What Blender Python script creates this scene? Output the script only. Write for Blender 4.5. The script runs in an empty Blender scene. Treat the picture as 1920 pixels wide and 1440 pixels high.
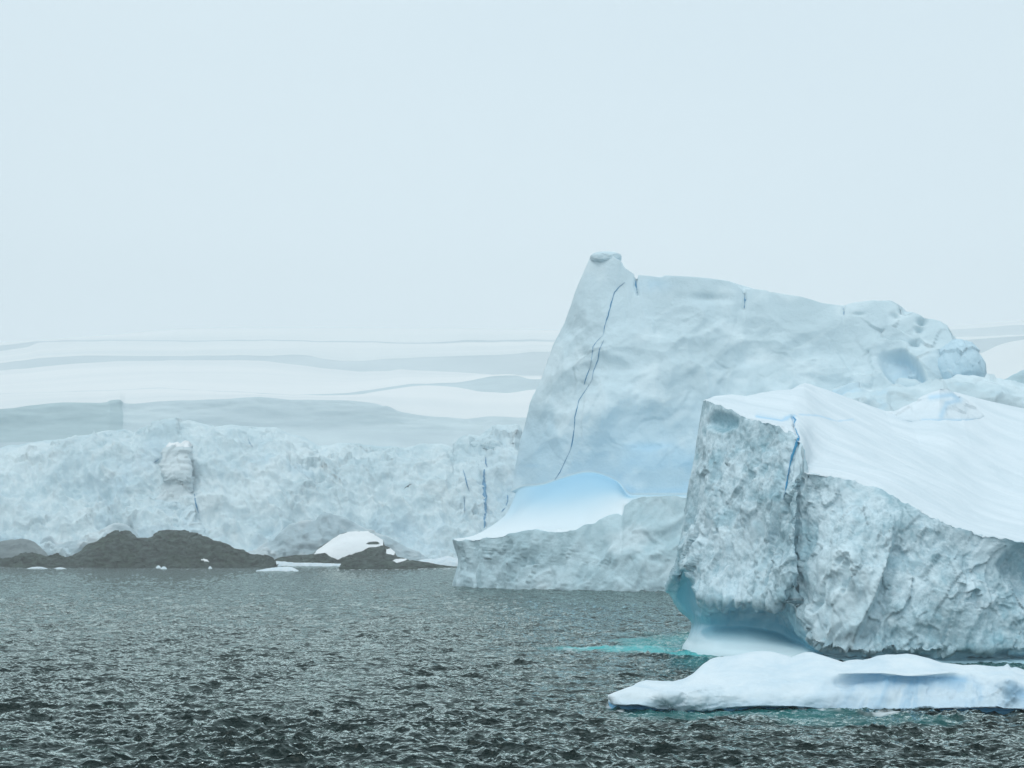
import bpy, math
import numpy as np
from mathutils import Vector, Matrix
from mathutils.bvhtree import BVHTree

# ------------------------------------------------------------------ camera, world, sun, exposure
scene = bpy.context.scene
F, H0, YH = 3583.0, 10.0, 1030.0          # focal length in photo pixels, eye height, horizon row
PITCH = math.atan((YH - 720.0) / F)
cam_data = bpy.data.cameras.new('camera')
cam = bpy.data.objects.new('camera', cam_data)
scene.collection.objects.link(cam)
cam.location = (0, 0, H0)
cam.rotation_euler = (math.pi / 2 + PITCH, 0, 0)
cam_data.sensor_width = 36.0
cam_data.lens = 36.0 * F / 1920.0
cam_data.clip_start = 1.0
cam_data.clip_end = 60000.0
scene.camera = cam

SUN_EL, SUN_AZ = math.radians(58), math.radians(212)      # azimuth clockwise from +Y
world = bpy.data.worlds.new('World')
scene.world = world
world.use_nodes = True
wn, wl = world.node_tree.nodes, world.node_tree.links
bgn = wn['Background']
sky = wn.new('ShaderNodeTexSky'); sky.sky_type = 'NISHITA'; sky.sun_disc = False
sky.sun_elevation = SUN_EL; sky.sun_rotation = SUN_AZ
sky.air_density = 1.0; sky.dust_density = 3.0; sky.ozone_density = 1.5
# the overcast: an even cloud layer over the whole sky, slightly uneven
tc = wn.new('ShaderNodeTexCoord')
mp = wn.new('ShaderNodeMapping'); mp.inputs['Scale'].default_value = (1.0, 1.0, 3.0)
nz = wn.new('ShaderNodeTexNoise'); nz.inputs['Scale'].default_value = 1.6; nz.inputs['Detail'].default_value = 2.0
cr = wn.new('ShaderNodeValToRGB')
cr.color_ramp.elements[0].position = 0.3; cr.color_ramp.elements[0].color = (0.700, 0.850, 0.940, 1)
cr.color_ramp.elements[1].position = 0.7; cr.color_ramp.elements[1].color = (0.750, 0.892, 0.965, 1)
gain = wn.new('ShaderNodeVectorMath'); gain.operation = 'SCALE'; gain.inputs['Scale'].default_value = 10.6
mx = wn.new('ShaderNodeMix'); mx.data_type = 'RGBA'; mx.inputs['Factor'].default_value = 0.93
wl.new(tc.outputs['Generated'], mp.inputs['Vector']); wl.new(mp.outputs[0], nz.inputs['Vector'])
wl.new(nz.outputs['Fac'], cr.inputs['Fac']); wl.new(cr.outputs['Color'], gain.inputs[0])
wl.new(sky.outputs['Color'], mx.inputs['A']); wl.new(gain.outputs[0], mx.inputs['B'])
wl.new(mx.outputs['Result'], bgn.inputs['Color'])
bgn.inputs['Strength'].default_value = 0.10

sd = bpy.data.lights.new('sun', 'SUN'); sd.energy = 0.9; sd.angle = math.radians(35); sd.color = (1.0, 0.97, 0.93)
sun = bpy.data.objects.new('sun', sd); scene.collection.objects.link(sun)
sdir = Vector((math.sin(SUN_AZ) * math.cos(SUN_EL), math.cos(SUN_AZ) * math.cos(SUN_EL), math.sin(SUN_EL)))
sun.rotation_euler = sdir.to_track_quat('Z', 'Y').to_euler()
sun.location = (0, -50, 200)

scene.view_settings.view_transform = 'Standard'
scene.view_settings.look = 'None'
scene.view_settings.exposure = 0.0
scene.view_settings.gamma = 1.0
scene.render.engine = 'CYCLES'
scene.cycles.max_bounces = 6
scene.cycles.diffuse_bounces = 3
scene.cycles.glossy_bounces = 3
scene.cycles.volume_bounces = 1

# ------------------------------------------------------------------ pixel <-> point
CP, SP = math.cos(PITCH), math.sin(PITCH)
def P(px, py, Y):
    """photo pixel and distance along +Y -> point"""
    px, py, Y = np.broadcast_arrays(*[np.asarray(a, float) for a in (px, py, Y)])
    cx = (px - 960.0) / F; cy = (720.0 - py) / F
    dy = CP - cy * SP; dz = SP + cy * CP
    s = Y / dy
    return np.stack([cx * s, Y, H0 + dz * s], -1)
def proj(p):
    p = np.asarray(p, float)
    d = p - np.array([0, 0, H0])
    f = d[..., 1] * CP + d[..., 2] * SP
    u = -d[..., 1] * SP + d[..., 2] * CP
    return 960 + F * d[..., 0] / f, 720 - F * u / f
def pyz(z, Y):
    return float(proj(np.array([0.0, Y, z]))[1])
def wY(py):                                     # distance of the waterline seen at row py
    c = (720.0 - py) / F
    return -H0 * (CP - c * SP) / (SP + c * CP)

# ------------------------------------------------------------------ noise
def _hash(ix, iy, iz, seed):
    h = (ix.astype(np.int64) * 374761393 + iy.astype(np.int64) * 668265263 + iz.astype(np.int64) * 2147483647 + seed * 974634777) & 0xffffffff
    h = ((h ^ (h >> 13)) * 1274126177) & 0xffffffff
    h = h ^ (h >> 16)
    h = (h * 2246822519) & 0xffffffff
    return h ^ (h >> 15)
_G = np.random.RandomState(7).normal(size=(256, 3)); _G /= np.linalg.norm(_G, axis=1)[:, None]
def perlin(p, seed=0):
    p = np.asarray(p, float); i = np.floor(p).astype(np.int64); f = p - i
    w = f * f * f * (f * (f * 6 - 15) + 10)
    out = 0
    for dx in (0, 1):
        wx = w[:, 0] if dx else 1 - w[:, 0]
        for dy in (0, 1):
            wy = w[:, 1] if dy else 1 - w[:, 1]
            for dz in (0, 1):
                wz = w[:, 2] if dz else 1 - w[:, 2]
                g = _G[_hash(i[:, 0] + dx, i[:, 1] + dy, i[:, 2] + dz, seed) & 255]
                out = out + wx * wy * wz * (g[:, 0] * (f[:, 0] - dx) + g[:, 1] * (f[:, 1] - dy) + g[:, 2] * (f[:, 2] - dz))
    return out * 1.6
def fbm(p, octs=5, gain=0.5, lac=2.03, seed=0, ridge=False):
    a, s, tot = 1.0, 0, 0
    for o in range(octs):
        n = perlin(p, seed + o * 17)
        if ridge: n = 0.5 - np.abs(n) * 1.6
        s = s + a * n; tot += a; a *= gain; p = p * lac + 13.7
    return s / tot
def facet(p, seed=0, tilt=1.0):
    """faceted chips: every point takes the tilted plane of its nearest cell centre"""
    i = np.floor(p).astype(np.int64)
    best = np.full(len(p), 1e9); val = np.zeros(len(p))
    for dx in (-1, 0, 1):
        for dy in (-1, 0, 1):
            for dz in (-1, 0, 1):
                c = i + np.array([dx, dy, dz])
                h = _hash(c[:, 0], c[:, 1], c[:, 2], seed)
                q = c + np.stack([(h & 255), (h >> 8) & 255, (h >> 16) & 255], 1) / 255.0
                d = p - q; dd = (d * d).sum(1)
                m = dd < best
                g = _G[(h >> 7) & 255]
                best = np.where(m, dd, best)
                val = np.where(m, (g * d).sum(1) * tilt + g[:, 0] * 0.35, val)
    return val, np.sqrt(best)
def scallop(p, seed=0):
    return facet(p, seed, 0)[1] ** 2
def warp(p, amt, sc, seed):
    return p + amt * np.stack([perlin(p * sc, seed), perlin(p * sc + 31.3, seed + 1), perlin(p * sc + 71.9, seed + 2)], 1)
def sstep(a, b, x):
    t = np.clip((x - a) / (b - a), 0, 1); return t * t * (3 - 2 * t)

# ------------------------------------------------------------------ mesh helpers
def link(o, parent=None):
    scene.collection.objects.link(o)
    if parent is not None: o.parent = parent
    return o
def tag(o, label=None, cat=None, group=None, kind=None):
    if label: o['label'] = label
    if cat: o['category'] = cat
    if group: o['group'] = group
    if kind: o['kind'] = kind
    return o
def thing(name, label, cat, group=None, kind=None, loc=(0, 0, 0)):
    o = bpy.data.objects.new(name, None); link(o); o.location = loc
    return tag(o, label, cat, group, kind)
def meshobj(name, V, Q, mat, parent=None, attrs=None, smooth=True):
    V = np.asarray(V, np.float32).reshape(-1, 3); Q = np.asarray(Q, np.int32)
    used = np.zeros(len(V), bool); used[Q.ravel()] = True
    remap = np.cumsum(used) - 1
    V = V[used]; Q = remap[Q]
    if parent is not None:
        V = V - np.array(parent.location, np.float32)
    n = Q.shape[1]
    me = bpy.data.meshes.new(name)
    me.vertices.add(len(V)); me.vertices.foreach_set('co', V.ravel())
    me.loops.add(Q.size); me.loops.foreach_set('vertex_index', Q.ravel().astype(np.int32))
    me.polygons.add(len(Q)); me.polygons.foreach_set('loop_start', np.arange(0, Q.size, n, dtype=np.int32))
    me.polygons.foreach_set('loop_total', np.full(len(Q), n, np.int32))
    if smooth: me.polygons.foreach_set('use_smooth', np.ones(len(Q), bool))
    if attrs:
        for k, a in attrs.items():
            at = me.attributes.new(k, 'FLOAT', 'POINT'); at.data.foreach_set('value', np.asarray(a, np.float32).ravel()[used])
    me.update(calc_edges=True); me.validate()
    me.materials.append(mat)
    return link(bpy.data.objects.new(name, me), parent)

def pchip(Y, ts):
    """monotone cubic through Y[k] at integer k, sampled at ts (axis 0)"""
    Y = np.asarray(Y, float); n = len(Y)
    if n == 2: return Y[0] + (Y[1] - Y[0]) * ts.reshape((-1,) + (1,) * (Y.ndim - 1))
    d = np.diff(Y, axis=0)
    m = np.zeros_like(Y)
    a, b = d[:-1], d[1:]
    with np.errstate(divide='ignore', invalid='ignore'):
        hm = np.where(a * b > 0, 2 * a * b / (a + b), 0)
    m[1:-1] = hm; m[0] = d[0]; m[-1] = d[-1]
    k = np.clip(np.floor(ts).astype(int), 0, n - 2); t = (ts - k).reshape((-1,) + (1,) * (Y.ndim - 1))
    return (Y[k] * (1 + 2 * t) * (1 - t) ** 2 + m[k] * t * (1 - t) ** 2 + Y[k + 1] * t * t * (3 - 2 * t) + m[k + 1] * t * t * (t - 1))
def piecewise(Y, ts, sharp):
    cuts = [0] + sorted(s for s in sharp if 0 < s < len(Y) - 1) + [len(Y) - 1]
    out = None
    for a, b in zip(cuts[:-1], cuts[1:]):
        m = (ts >= a) & (ts <= b)
        r = pchip(Y[a:b + 1], ts[m] - a)
        if out is None: out = np.zeros((len(ts),) + r.shape[1:])
        out[m] = r
    return out
def loft(table, res, coarse_cols=(), coarse_rows=(), sharp_rows=(), sharp_cols=(), snap=None, maxn=400, rowrange=None):
    """table[col][row] = (px, py, Y) -> grid of points (nu, nv, 3) and fractional key indices u, v"""
    T = np.array(table, float)
    K, R = T.shape[:2]
    W = P(T[..., 0], T[..., 1], T[..., 2])
    us = [np.array([0.0])]
    for i in range(K - 1):
        L = np.median(np.linalg.norm(W[i + 1] - W[i], axis=-1))
        r = res * (5 if i in coarse_cols else 1)
        n = int(min(maxn, max(1, math.ceil(L / r))))
        us.append(i + np.arange(1, n + 1) / n)
    vs = [np.array([0.0])]
    for j in range(R - 1):
        L = np.quantile(np.linalg.norm(W[:, j + 1] - W[:, j], axis=-1), 0.7)
        r = res * (5 if j in coarse_rows else 1)
        n = int(min(maxn, max(1, math.ceil(L / r))))
        vs.append(j + np.arange(1, n + 1) / n)
    u, v = np.concatenate(us), np.concatenate(vs)
    G = piecewise(T, u, sharp_cols)
    if snap:
        for r, line in snap.items():
            lx = np.array([q[0] for q in line], float); ly = np.array([q[1] for q in line], float)
            x = G[:, r, 0]; m = (x >= lx[0]) & (x <= lx[-1])
            G[m, r, 1] = np.interp(x[m], lx, ly)
    G = np.swapaxes(piecewise(np.swapaxes(G, 0, 1), v, sharp_rows), 0, 1)
    return P(G[..., 0], G[..., 1], G[..., 2]), u, v
def normals(W):
    du = np.gradient(W, axis=0); dv = np.gradient(W, axis=1)
    n = np.cross(du, dv); l = np.linalg.norm(n, axis=-1, keepdims=True)
    return n / np.maximum(l, 1e-9)
def quads(nu, nv, i0=0, i1=None, j0=0, j1=None):
    i1 = nu - 1 if i1 is None else i1; j1 = nv - 1 if j1 is None else j1
    a, b = np.meshgrid(np.arange(i0, i1), np.arange(j0, j1), indexing='ij')
    k = a * nv + b
    return np.stack([k, k + nv, k + nv + 1, k + 1], -1).reshape(-1, 4)
def at(arr, key): return int(np.argmin(np.abs(arr - key)))
def rowval(v, vals): return np.interp(v, np.arange(len(vals)), vals)
def inpoly(x, y, poly):
    r = np.zeros(np.shape(x), bool); n = len(poly)
    for i in range(n):
        x1, y1 = poly[i]; x2, y2 = poly[(i + 1) % n]
        c = ((y1 > y) != (y2 > y)) & (x < (x2 - x1) * (y - y1) / ((y2 - y1) if y2 != y1 else 1e-9) + x1)
        r ^= c
    return r
def linedist(x, y, line):
    best = np.full(np.shape(x), 1e9); side = np.zeros(np.shape(x))
    for (x1, y1), (x2, y2) in zip(line[:-1], line[1:]):
        L2 = (x2 - x1) ** 2 + (y2 - y1) ** 2
        t = np.clip(((x - x1) * (x2 - x1) + (y - y1) * (y2 - y1)) / L2, 0, 1)
        d = np.hypot(x - x1 - t * (x2 - x1), y - y1 - t * (y2 - y1))
        best = np.minimum(best, d)
    return best
def polydist(x, y, poly):                       # signed, positive inside
    d = linedist(x, y, list(poly) + [poly[0]])
    return np.where(inpoly(x, y, poly), d, -d)

# ------------------------------------------------------------------ materials
def new_mat(name):
    m = bpy.data.materials.new(name); m.use_nodes = True
    nt = m.node_tree; return m, nt.nodes, nt.links, nt.nodes['Principled BSDF']
def noise_node(n, l, scale, detail=5, rough=0.55, stretch=(1, 1, 1), rot=(0, 0, 0), distortion=0.0):
    t = n.new('ShaderNodeTexCoord'); mp = n.new('ShaderNodeMapping')
    mp.vector_type = 'TEXTURE'; mp.inputs['Scale'].default_value = tuple(1 / a for a in stretch); mp.inputs['Rotation'].default_value = rot
    z = n.new('ShaderNodeTexNoise'); z.inputs['Scale'].default_value = scale; z.inputs['Detail'].default_value = detail
    z.inputs['Roughness'].default_value = rough; z.inputs['Distortion'].default_value = distortion
    l.new(t.outputs['Object'], mp.inputs['Vector']); l.new(mp.outputs[0], z.inputs['Vector'])
    return z
def ramp(n, l, src, stops):
    r = n.new('ShaderNodeValToRGB')
    while len(r.color_ramp.elements) < len(stops): r.color_ramp.elements.new(0.5)
    for e, (p, c) in zip(r.color_ramp.elements, stops):
        e.position = p; e.color = (*c, 1)
    l.new(src, r.inputs['Fac']); return r
def mixc(n, l, fac, a, b):
    m = n.new('ShaderNodeMix'); m.data_type = 'RGBA'
    if hasattr(fac, 'links'): l.new(fac, m.inputs['Factor'])
    else: m.inputs['Factor'].default_value = fac
    for s, k in ((a, 'A'), (b, 'B')):
        if hasattr(s, 'links'): l.new(s, m.inputs[k])
        else: m.inputs[k].default_value = (*s, 1)
    return m.outputs['Result']
def bump(n, l, b, specs):
    prev = None
    for src, strength, dist in specs:
        bn = n.new('ShaderNodeBump'); bn.inputs['Strength'].default_value = strength; bn.inputs['Distance'].default_value = dist
        l.new(src, bn.inputs['Height'])
        if prev is not None: l.new(prev, bn.inputs['Normal'])
        prev = bn.outputs['Normal']
    l.new(prev, b.inputs['Normal'])
def ice_mat(name, c0, c1, scale, rough=0.5, bumps=((1.0, 0.5, 0.2),), attr=None, attr_col=None, attr2=None, attr2_col=None, spec=0.3, stretch=(1, 1, 1), rot=(0, 0, 0), fine=0, lo=0.36, hi=0.62):
    m, n, l, b = new_mat(name)
    z = noise_node(n, l, scale, 6, 0.6, stretch, rot, 0.4)
    fac = z.outputs['Fac']
    if fine:
        z2 = noise_node(n, l, scale * fine, 5, 0.65, stretch, rot, 0.8)
        mm = n.new('ShaderNodeMath'); mm.operation = 'MULTIPLY_ADD'; mm.inputs[1].default_value = 0.7; mm.inputs[2].default_value = -0.35
        l.new(z2.outputs['Fac'], mm.inputs[0])
        ad = n.new('ShaderNodeMath'); ad.operation = 'ADD'; l.new(fac, ad.inputs[0]); l.new(mm.outputs[0], ad.inputs[1]); fac = ad.outputs[0]
    r = ramp(n, l, fac, [(lo, c0), (hi, c1)])
    col = r.outputs['Color']
    for a, ac in ((attr, attr_col), (attr2, attr2_col)):
        if a:
            at_ = n.new('ShaderNodeAttribute'); at_.attribute_name = a
            col = mixc(n, l, at_.outputs['Fac'], col, ac)
    if hasattr(col, 'links'): l.new(col, b.inputs['Base Color'])
    b.inputs['Roughness'].default_value = rough; b.inputs['Specular IOR Level'].default_value = spec
    if bumps:
        bump(n, l, b, [(noise_node(n, l, s, 6, 0.6, stretch, rot).outputs['Fac'], st, d) for s, st, d in bumps])
    return m

M_ice_rough = ice_mat('fractured_ice', (0.34, 0.50, 0.56), (0.68, 0.82, 0.88), 0.22, 0.45, ((0.9, 0.35, 0.35), (3.5, 0.45, 0.10), (9.0, 0.4, 0.03)), attr='blue', attr_col=(0.16, 0.42, 0.52), attr2='crust_or_shade', attr2_col=(0.73, 0.87, 0.92), fine=10.0, lo=0.32, hi=0.62)
M_ice_foot = ice_mat('wave_polished_ice', (0.45, 0.67, 0.75), (0.54, 0.74, 0.81), 0.15, 0.3, ((0.5, 0.15, 0.2),), attr='blue', attr_col=(0.15, 0.42, 0.54), attr2='crust_or_shade', attr2_col=(0.70, 0.84, 0.89), spec=0.5)
M_snow = ice_mat('wind_packed_snow', (0.66, 0.745, 0.79), (0.745, 0.815, 0.855), 0.25, 0.75, ((0.7, 0.35, 0.30),), attr='blue', attr_col=(0.36, 0.62, 0.82), stretch=(0.3, 1.7, 1), rot=(0, 0, -0.48), spec=0.2)
M_crack = ice_mat('deep_blue_ice', (0.05, 0.26, 0.50), (0.09, 0.38, 0.62), 0.8, 0.35, ())
M_crack_far = ice_mat('deep_blue_ice_far', (0.07, 0.24, 0.42), (0.12, 0.33, 0.52), 0.5, 0.4, ())
M_tower = ice_mat('weathered_ice', (0.53, 0.66, 0.71), (0.63, 0.765, 0.82), 0.04, 0.6, ((0.3, 0.45, 0.8), (1.5, 0.4, 0.2)), attr='blue', attr_col=(0.40, 0.67, 0.86), attr2='crust_or_shade', attr2_col=(0.76, 0.87, 0.91))
M_basin = ice_mat('smooth_blue_ice', (0.50, 0.70, 0.80), (0.56, 0.75, 0.84), 0.05, 0.4, ((0.2, 0.1, 0.5),), attr='blue', attr_col=(0.30, 0.60, 0.82), attr2='crust_or_shade', attr2_col=(0.80, 0.89, 0.93))
M_wall = ice_mat('grey_fractured_ice', (0.42, 0.585, 0.64), (0.56, 0.72, 0.775), 0.07, 0.55, ((0.5, 0.5, 0.6), (1.6, 0.3, 0.2)), attr='crust_or_shade', attr_col=(0.76, 0.86, 0.90), fine=3.0)
M_cliff = ice_mat('glacier_rubble_ice', (0.53, 0.68, 0.735), (0.70, 0.815, 0.85), 0.02, 0.7, ((0.12, 0.6, 2.2), (0.45, 0.7, 1.2)), attr='blue', attr_col=(0.44, 0.64, 0.76), fine=4.0)
M_field = ice_mat('glacier_snow', (0.72, 0.76, 0.77), (0.80, 0.82, 0.82), 0.004, 0.8, ((0.05, 0.15, 2.0),), stretch=(0.4, 1.5, 1), spec=0.1)
M_cap = ice_mat('fresh_snow', (0.84, 0.88, 0.90), (0.88, 0.91, 0.92), 0.05, 0.8, ((0.4, 0.1, 0.3),), spec=0.1)
M_scarp = ice_mat('layered_firn', (0.46, 0.56, 0.60), (0.60, 0.70, 0.73), 0.03, 0.7, ((0.1, 0.4, 1.5),), stretch=(0.25, 0.25, 1.5), spec=0.1)
M_firnfar = ice_mat('far_firn', (0.50, 0.585, 0.62), (0.61, 0.685, 0.71), 0.01, 0.7, ((0.1, 0.4, 1.5),), stretch=(0.25, 0.25, 1.5), spec=0.1)  # haze fade of the upper steps put into a paler firn
M_fieldfar = ice_mat('far_glacier_snow', (0.70, 0.75, 0.76), (0.77, 0.80, 0.80), 0.003, 0.8, ((0.03, 0.2, 4.0),), stretch=(0.4, 1.5, 1), spec=0.1)  # snow dulled in colour so the top fields merge into the misty sky
M_shadefirn = ice_mat('shaded_firn', (0.30, 0.41, 0.44), (0.44, 0.56, 0.59), 0.02, 0.7, ((0.1, 0.4, 1.5),), stretch=(0.25, 0.25, 1.5), spec=0.1)  # darker copy of the scarp firn, shade of the steep wall painted in
M_pillar = ice_mat('dusty_firn', (0.48, 0.59, 0.63), (0.66, 0.75, 0.78), 0.05, 0.7, ((0.2, 0.5, 1.5),), stretch=(0.25, 0.25, 1.5), spec=0.1)
M_floe = ice_mat('clean_floe_ice', (0.60, 0.72, 0.79), (0.72, 0.80, 0.84), 0.35, 0.5, ((1.2, 0.15, 0.1),), attr='blue', attr_col=(0.14, 0.40, 0.62), attr2='crust_or_shade', attr2_col=(0.56, 0.66, 0.69), spec=0.35)

def rock_mat(name, c0, c1, scale, tint=(0.75, 0.85, 0.70)):
    m, n, l, b = new_mat(name)
    z = noise_node(n, l, scale, 8, 0.65, (1, 1, 2.5))
    z2 = noise_node(n, l, scale * 0.3, 4, 0.5)
    r = ramp(n, l, z.outputs['Fac'], [(0.35, c0), (0.68, c1)])
    r2 = ramp(n, l, z2.outputs['Fac'], [(0.4, (1, 1, 1)), (0.65, tint)])
    mm = n.new('ShaderNodeMix'); mm.data_type = 'RGBA'; mm.blend_type = 'MULTIPLY'; mm.inputs['Factor'].default_value = 1
    l.new(r.outputs[0], mm.inputs['A']); l.new(r2.outputs[0], mm.inputs['B']); col = mm.outputs['Result']
    a = n.new('ShaderNodeAttribute'); a.attribute_name = 'snow'
    col = mixc(n, l, a.outputs['Fac'], col, (0.84, 0.88, 0.89))  # this mask also carries the mist painted on the far ridges
    l.new(col, b.inputs['Base Color']); b.inputs['Roughness'].default_value = 0.8
    bump(n, l, b, [(z.outputs['Fac'], 1.0, 2.0)])
    return m
M_rock = rock_mat('wet_dark_rock', (0.005, 0.015, 0.014), (0.085, 0.130, 0.113), 0.22)
M_rock_far = rock_mat('mist_paled_rock', (0.13, 0.17, 0.18), (0.24, 0.29, 0.30), 0.08, (0.9, 0.95, 0.95))  # rock paled in its base colour, standing in for mist
M_rock_mist = rock_mat('mist_tinted_rock', (0.34, 0.46, 0.51), (0.47, 0.59, 0.64), 0.05, (1, 1, 1))  # mist before the ridges painted as a paler rock colour

# water
def sea_mat():
    m, n, l, b = new_mat('sea_water')
    n.remove(b)
    a = n.new('ShaderNodeAttribute'); a.attribute_name = 'shoal'
    a2 = n.new('ShaderNodeAttribute'); a2.attribute_name = 'foam'
    col = mixc(n, l, a.outputs['Fac'], (0.002, 0.010, 0.009), (0.12, 0.62, 0.64))
    heights = []
    prev = None
    for scale, st, dist, rot in ((0.16, (0.8, 0.5, 1), 1.2, 0.1), (0.45, (0.6, 0.6, 1), 1.15, 0.12), (1.4, (0.6, 0.7, 1), 0.10, -0.2), (4.0, (0.8, 0.8, 1), 0.025, 0.3)):
        z = noise_node(n, l, scale, 4, 0.6, st, (0, 0, rot), 0.4)
        bn = n.new('ShaderNodeBump'); bn.inputs['Strength'].default_value = 1.0; bn.inputs['Distance'].default_value = dist
        l.new(z.outputs['Fac'], bn.inputs['Height'])
        if prev is not None: l.new(prev, bn.inputs['Normal'])
        prev = bn.outputs['Normal']
    body = n.new('ShaderNodeBsdfDiffuse'); l.new(col, body.inputs['Color']); l.new(prev, body.inputs['Normal'])
    gl = n.new('ShaderNodeBsdfGlossy'); gl.inputs['Roughness'].default_value = 0.04; gl.inputs['Color'].default_value = (0.90, 1.0, 0.96, 1)
    l.new(prev, gl.inputs['Normal'])
    fr = n.new('ShaderNodeFresnel'); fr.inputs['IOR'].default_value = 1.333; l.new(prev, fr.inputs['Normal'])
    pw = n.new('ShaderNodeMath'); pw.operation = 'POWER'; pw.inputs[1].default_value = 1.12; l.new(fr.outputs[0], pw.inputs[0])
    shf = n.new('ShaderNodeMath'); shf.operation = 'MULTIPLY_ADD'; shf.inputs[1].default_value = -0.5; shf.inputs[2].default_value = 1.0
    l.new(a.outputs['Fac'], shf.inputs[0])
    ff = n.new('ShaderNodeMath'); ff.operation = 'MULTIPLY'; l.new(pw.outputs[0], ff.inputs[0]); l.new(shf.outputs[0], ff.inputs[1])
    mix = n.new('ShaderNodeMixShader'); l.new(ff.outputs[0], mix.inputs[0]); l.new(body.outputs[0], mix.inputs[1]); l.new(gl.outputs[0], mix.inputs[2])
    fo = n.new('ShaderNodeBsdfDiffuse'); fo.inputs['Color'].default_value = (0.70, 0.76, 0.78, 1)
    mix2 = n.new('ShaderNodeMixShader'); l.new(a2.outputs['Fac'], mix2.inputs[0]); l.new(mix.outputs[0], mix2.inputs[1]); l.new(fo.outputs[0], mix2.inputs[2])
    l.new(mix2.outputs[0], n['Material Output'].inputs['Surface'])
    return m
M_sea = sea_mat()

# ------------------------------------------------------------------ sea
def wave_tile(N, L, lam, amp, direction, seed, spread=2.0):
    rs = np.random.RandomState(seed)
    k = np.fft.fftfreq(N, L / N) * 2 * math.pi
    kx, ky = np.meshgrid(k, k, indexing='ij'); kk = np.hypot(kx, ky); kk[0, 0] = 1
    kp = 2 * math.pi / lam
    S = np.exp(-1.0 * (kp / kk) ** 2) / kk ** 3.4
    c = (kx * math.cos(direction) + ky * math.sin(direction)) / kk
    S = S * (np.abs(c) ** spread + 0.06) * (kk < math.pi / (L / N) * 0.8)
    S[0, 0] = 0
    hk = np.sqrt(S) * (rs.normal(size=(N, N)) + 1j * rs.normal(size=(N, N)))
    h = np.fft.ifft2(hk).real; s = amp / h.std()
    dx = np.fft.ifft2(-1j * kx / kk * hk).real * s; dy = np.fft.ifft2(-1j * ky / kk * hk).real * s
    return np.stack([h * s, dx, dy], -1)
def tile_sample(T, L, x, y, rot):
    N = T.shape[0]; c, s = math.cos(rot), math.sin(rot)
    X = (x * c + y * s) / L * N; Y = (-x * s + y * c) / L * N
    i, j = np.floor(X).astype(int), np.floor(Y).astype(int); fx, fy = (X - i)[:, None], (Y - j)[:, None]
    i0, i1, j0, j1 = i % N, (i + 1) % N, j % N, (j + 1) % N
    v = T[i0, j0] * (1 - fx) * (1 - fy) + T[i1, j0] * fx * (1 - fy) + T[i0, j1] * (1 - fx) * fy + T[i1, j1] * fx * fy
    d = v.copy(); d[:, 1] = v[:, 1] * c - v[:, 2] * s; d[:, 2] = v[:, 1] * s + v[:, 2] * c
    return d
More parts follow.
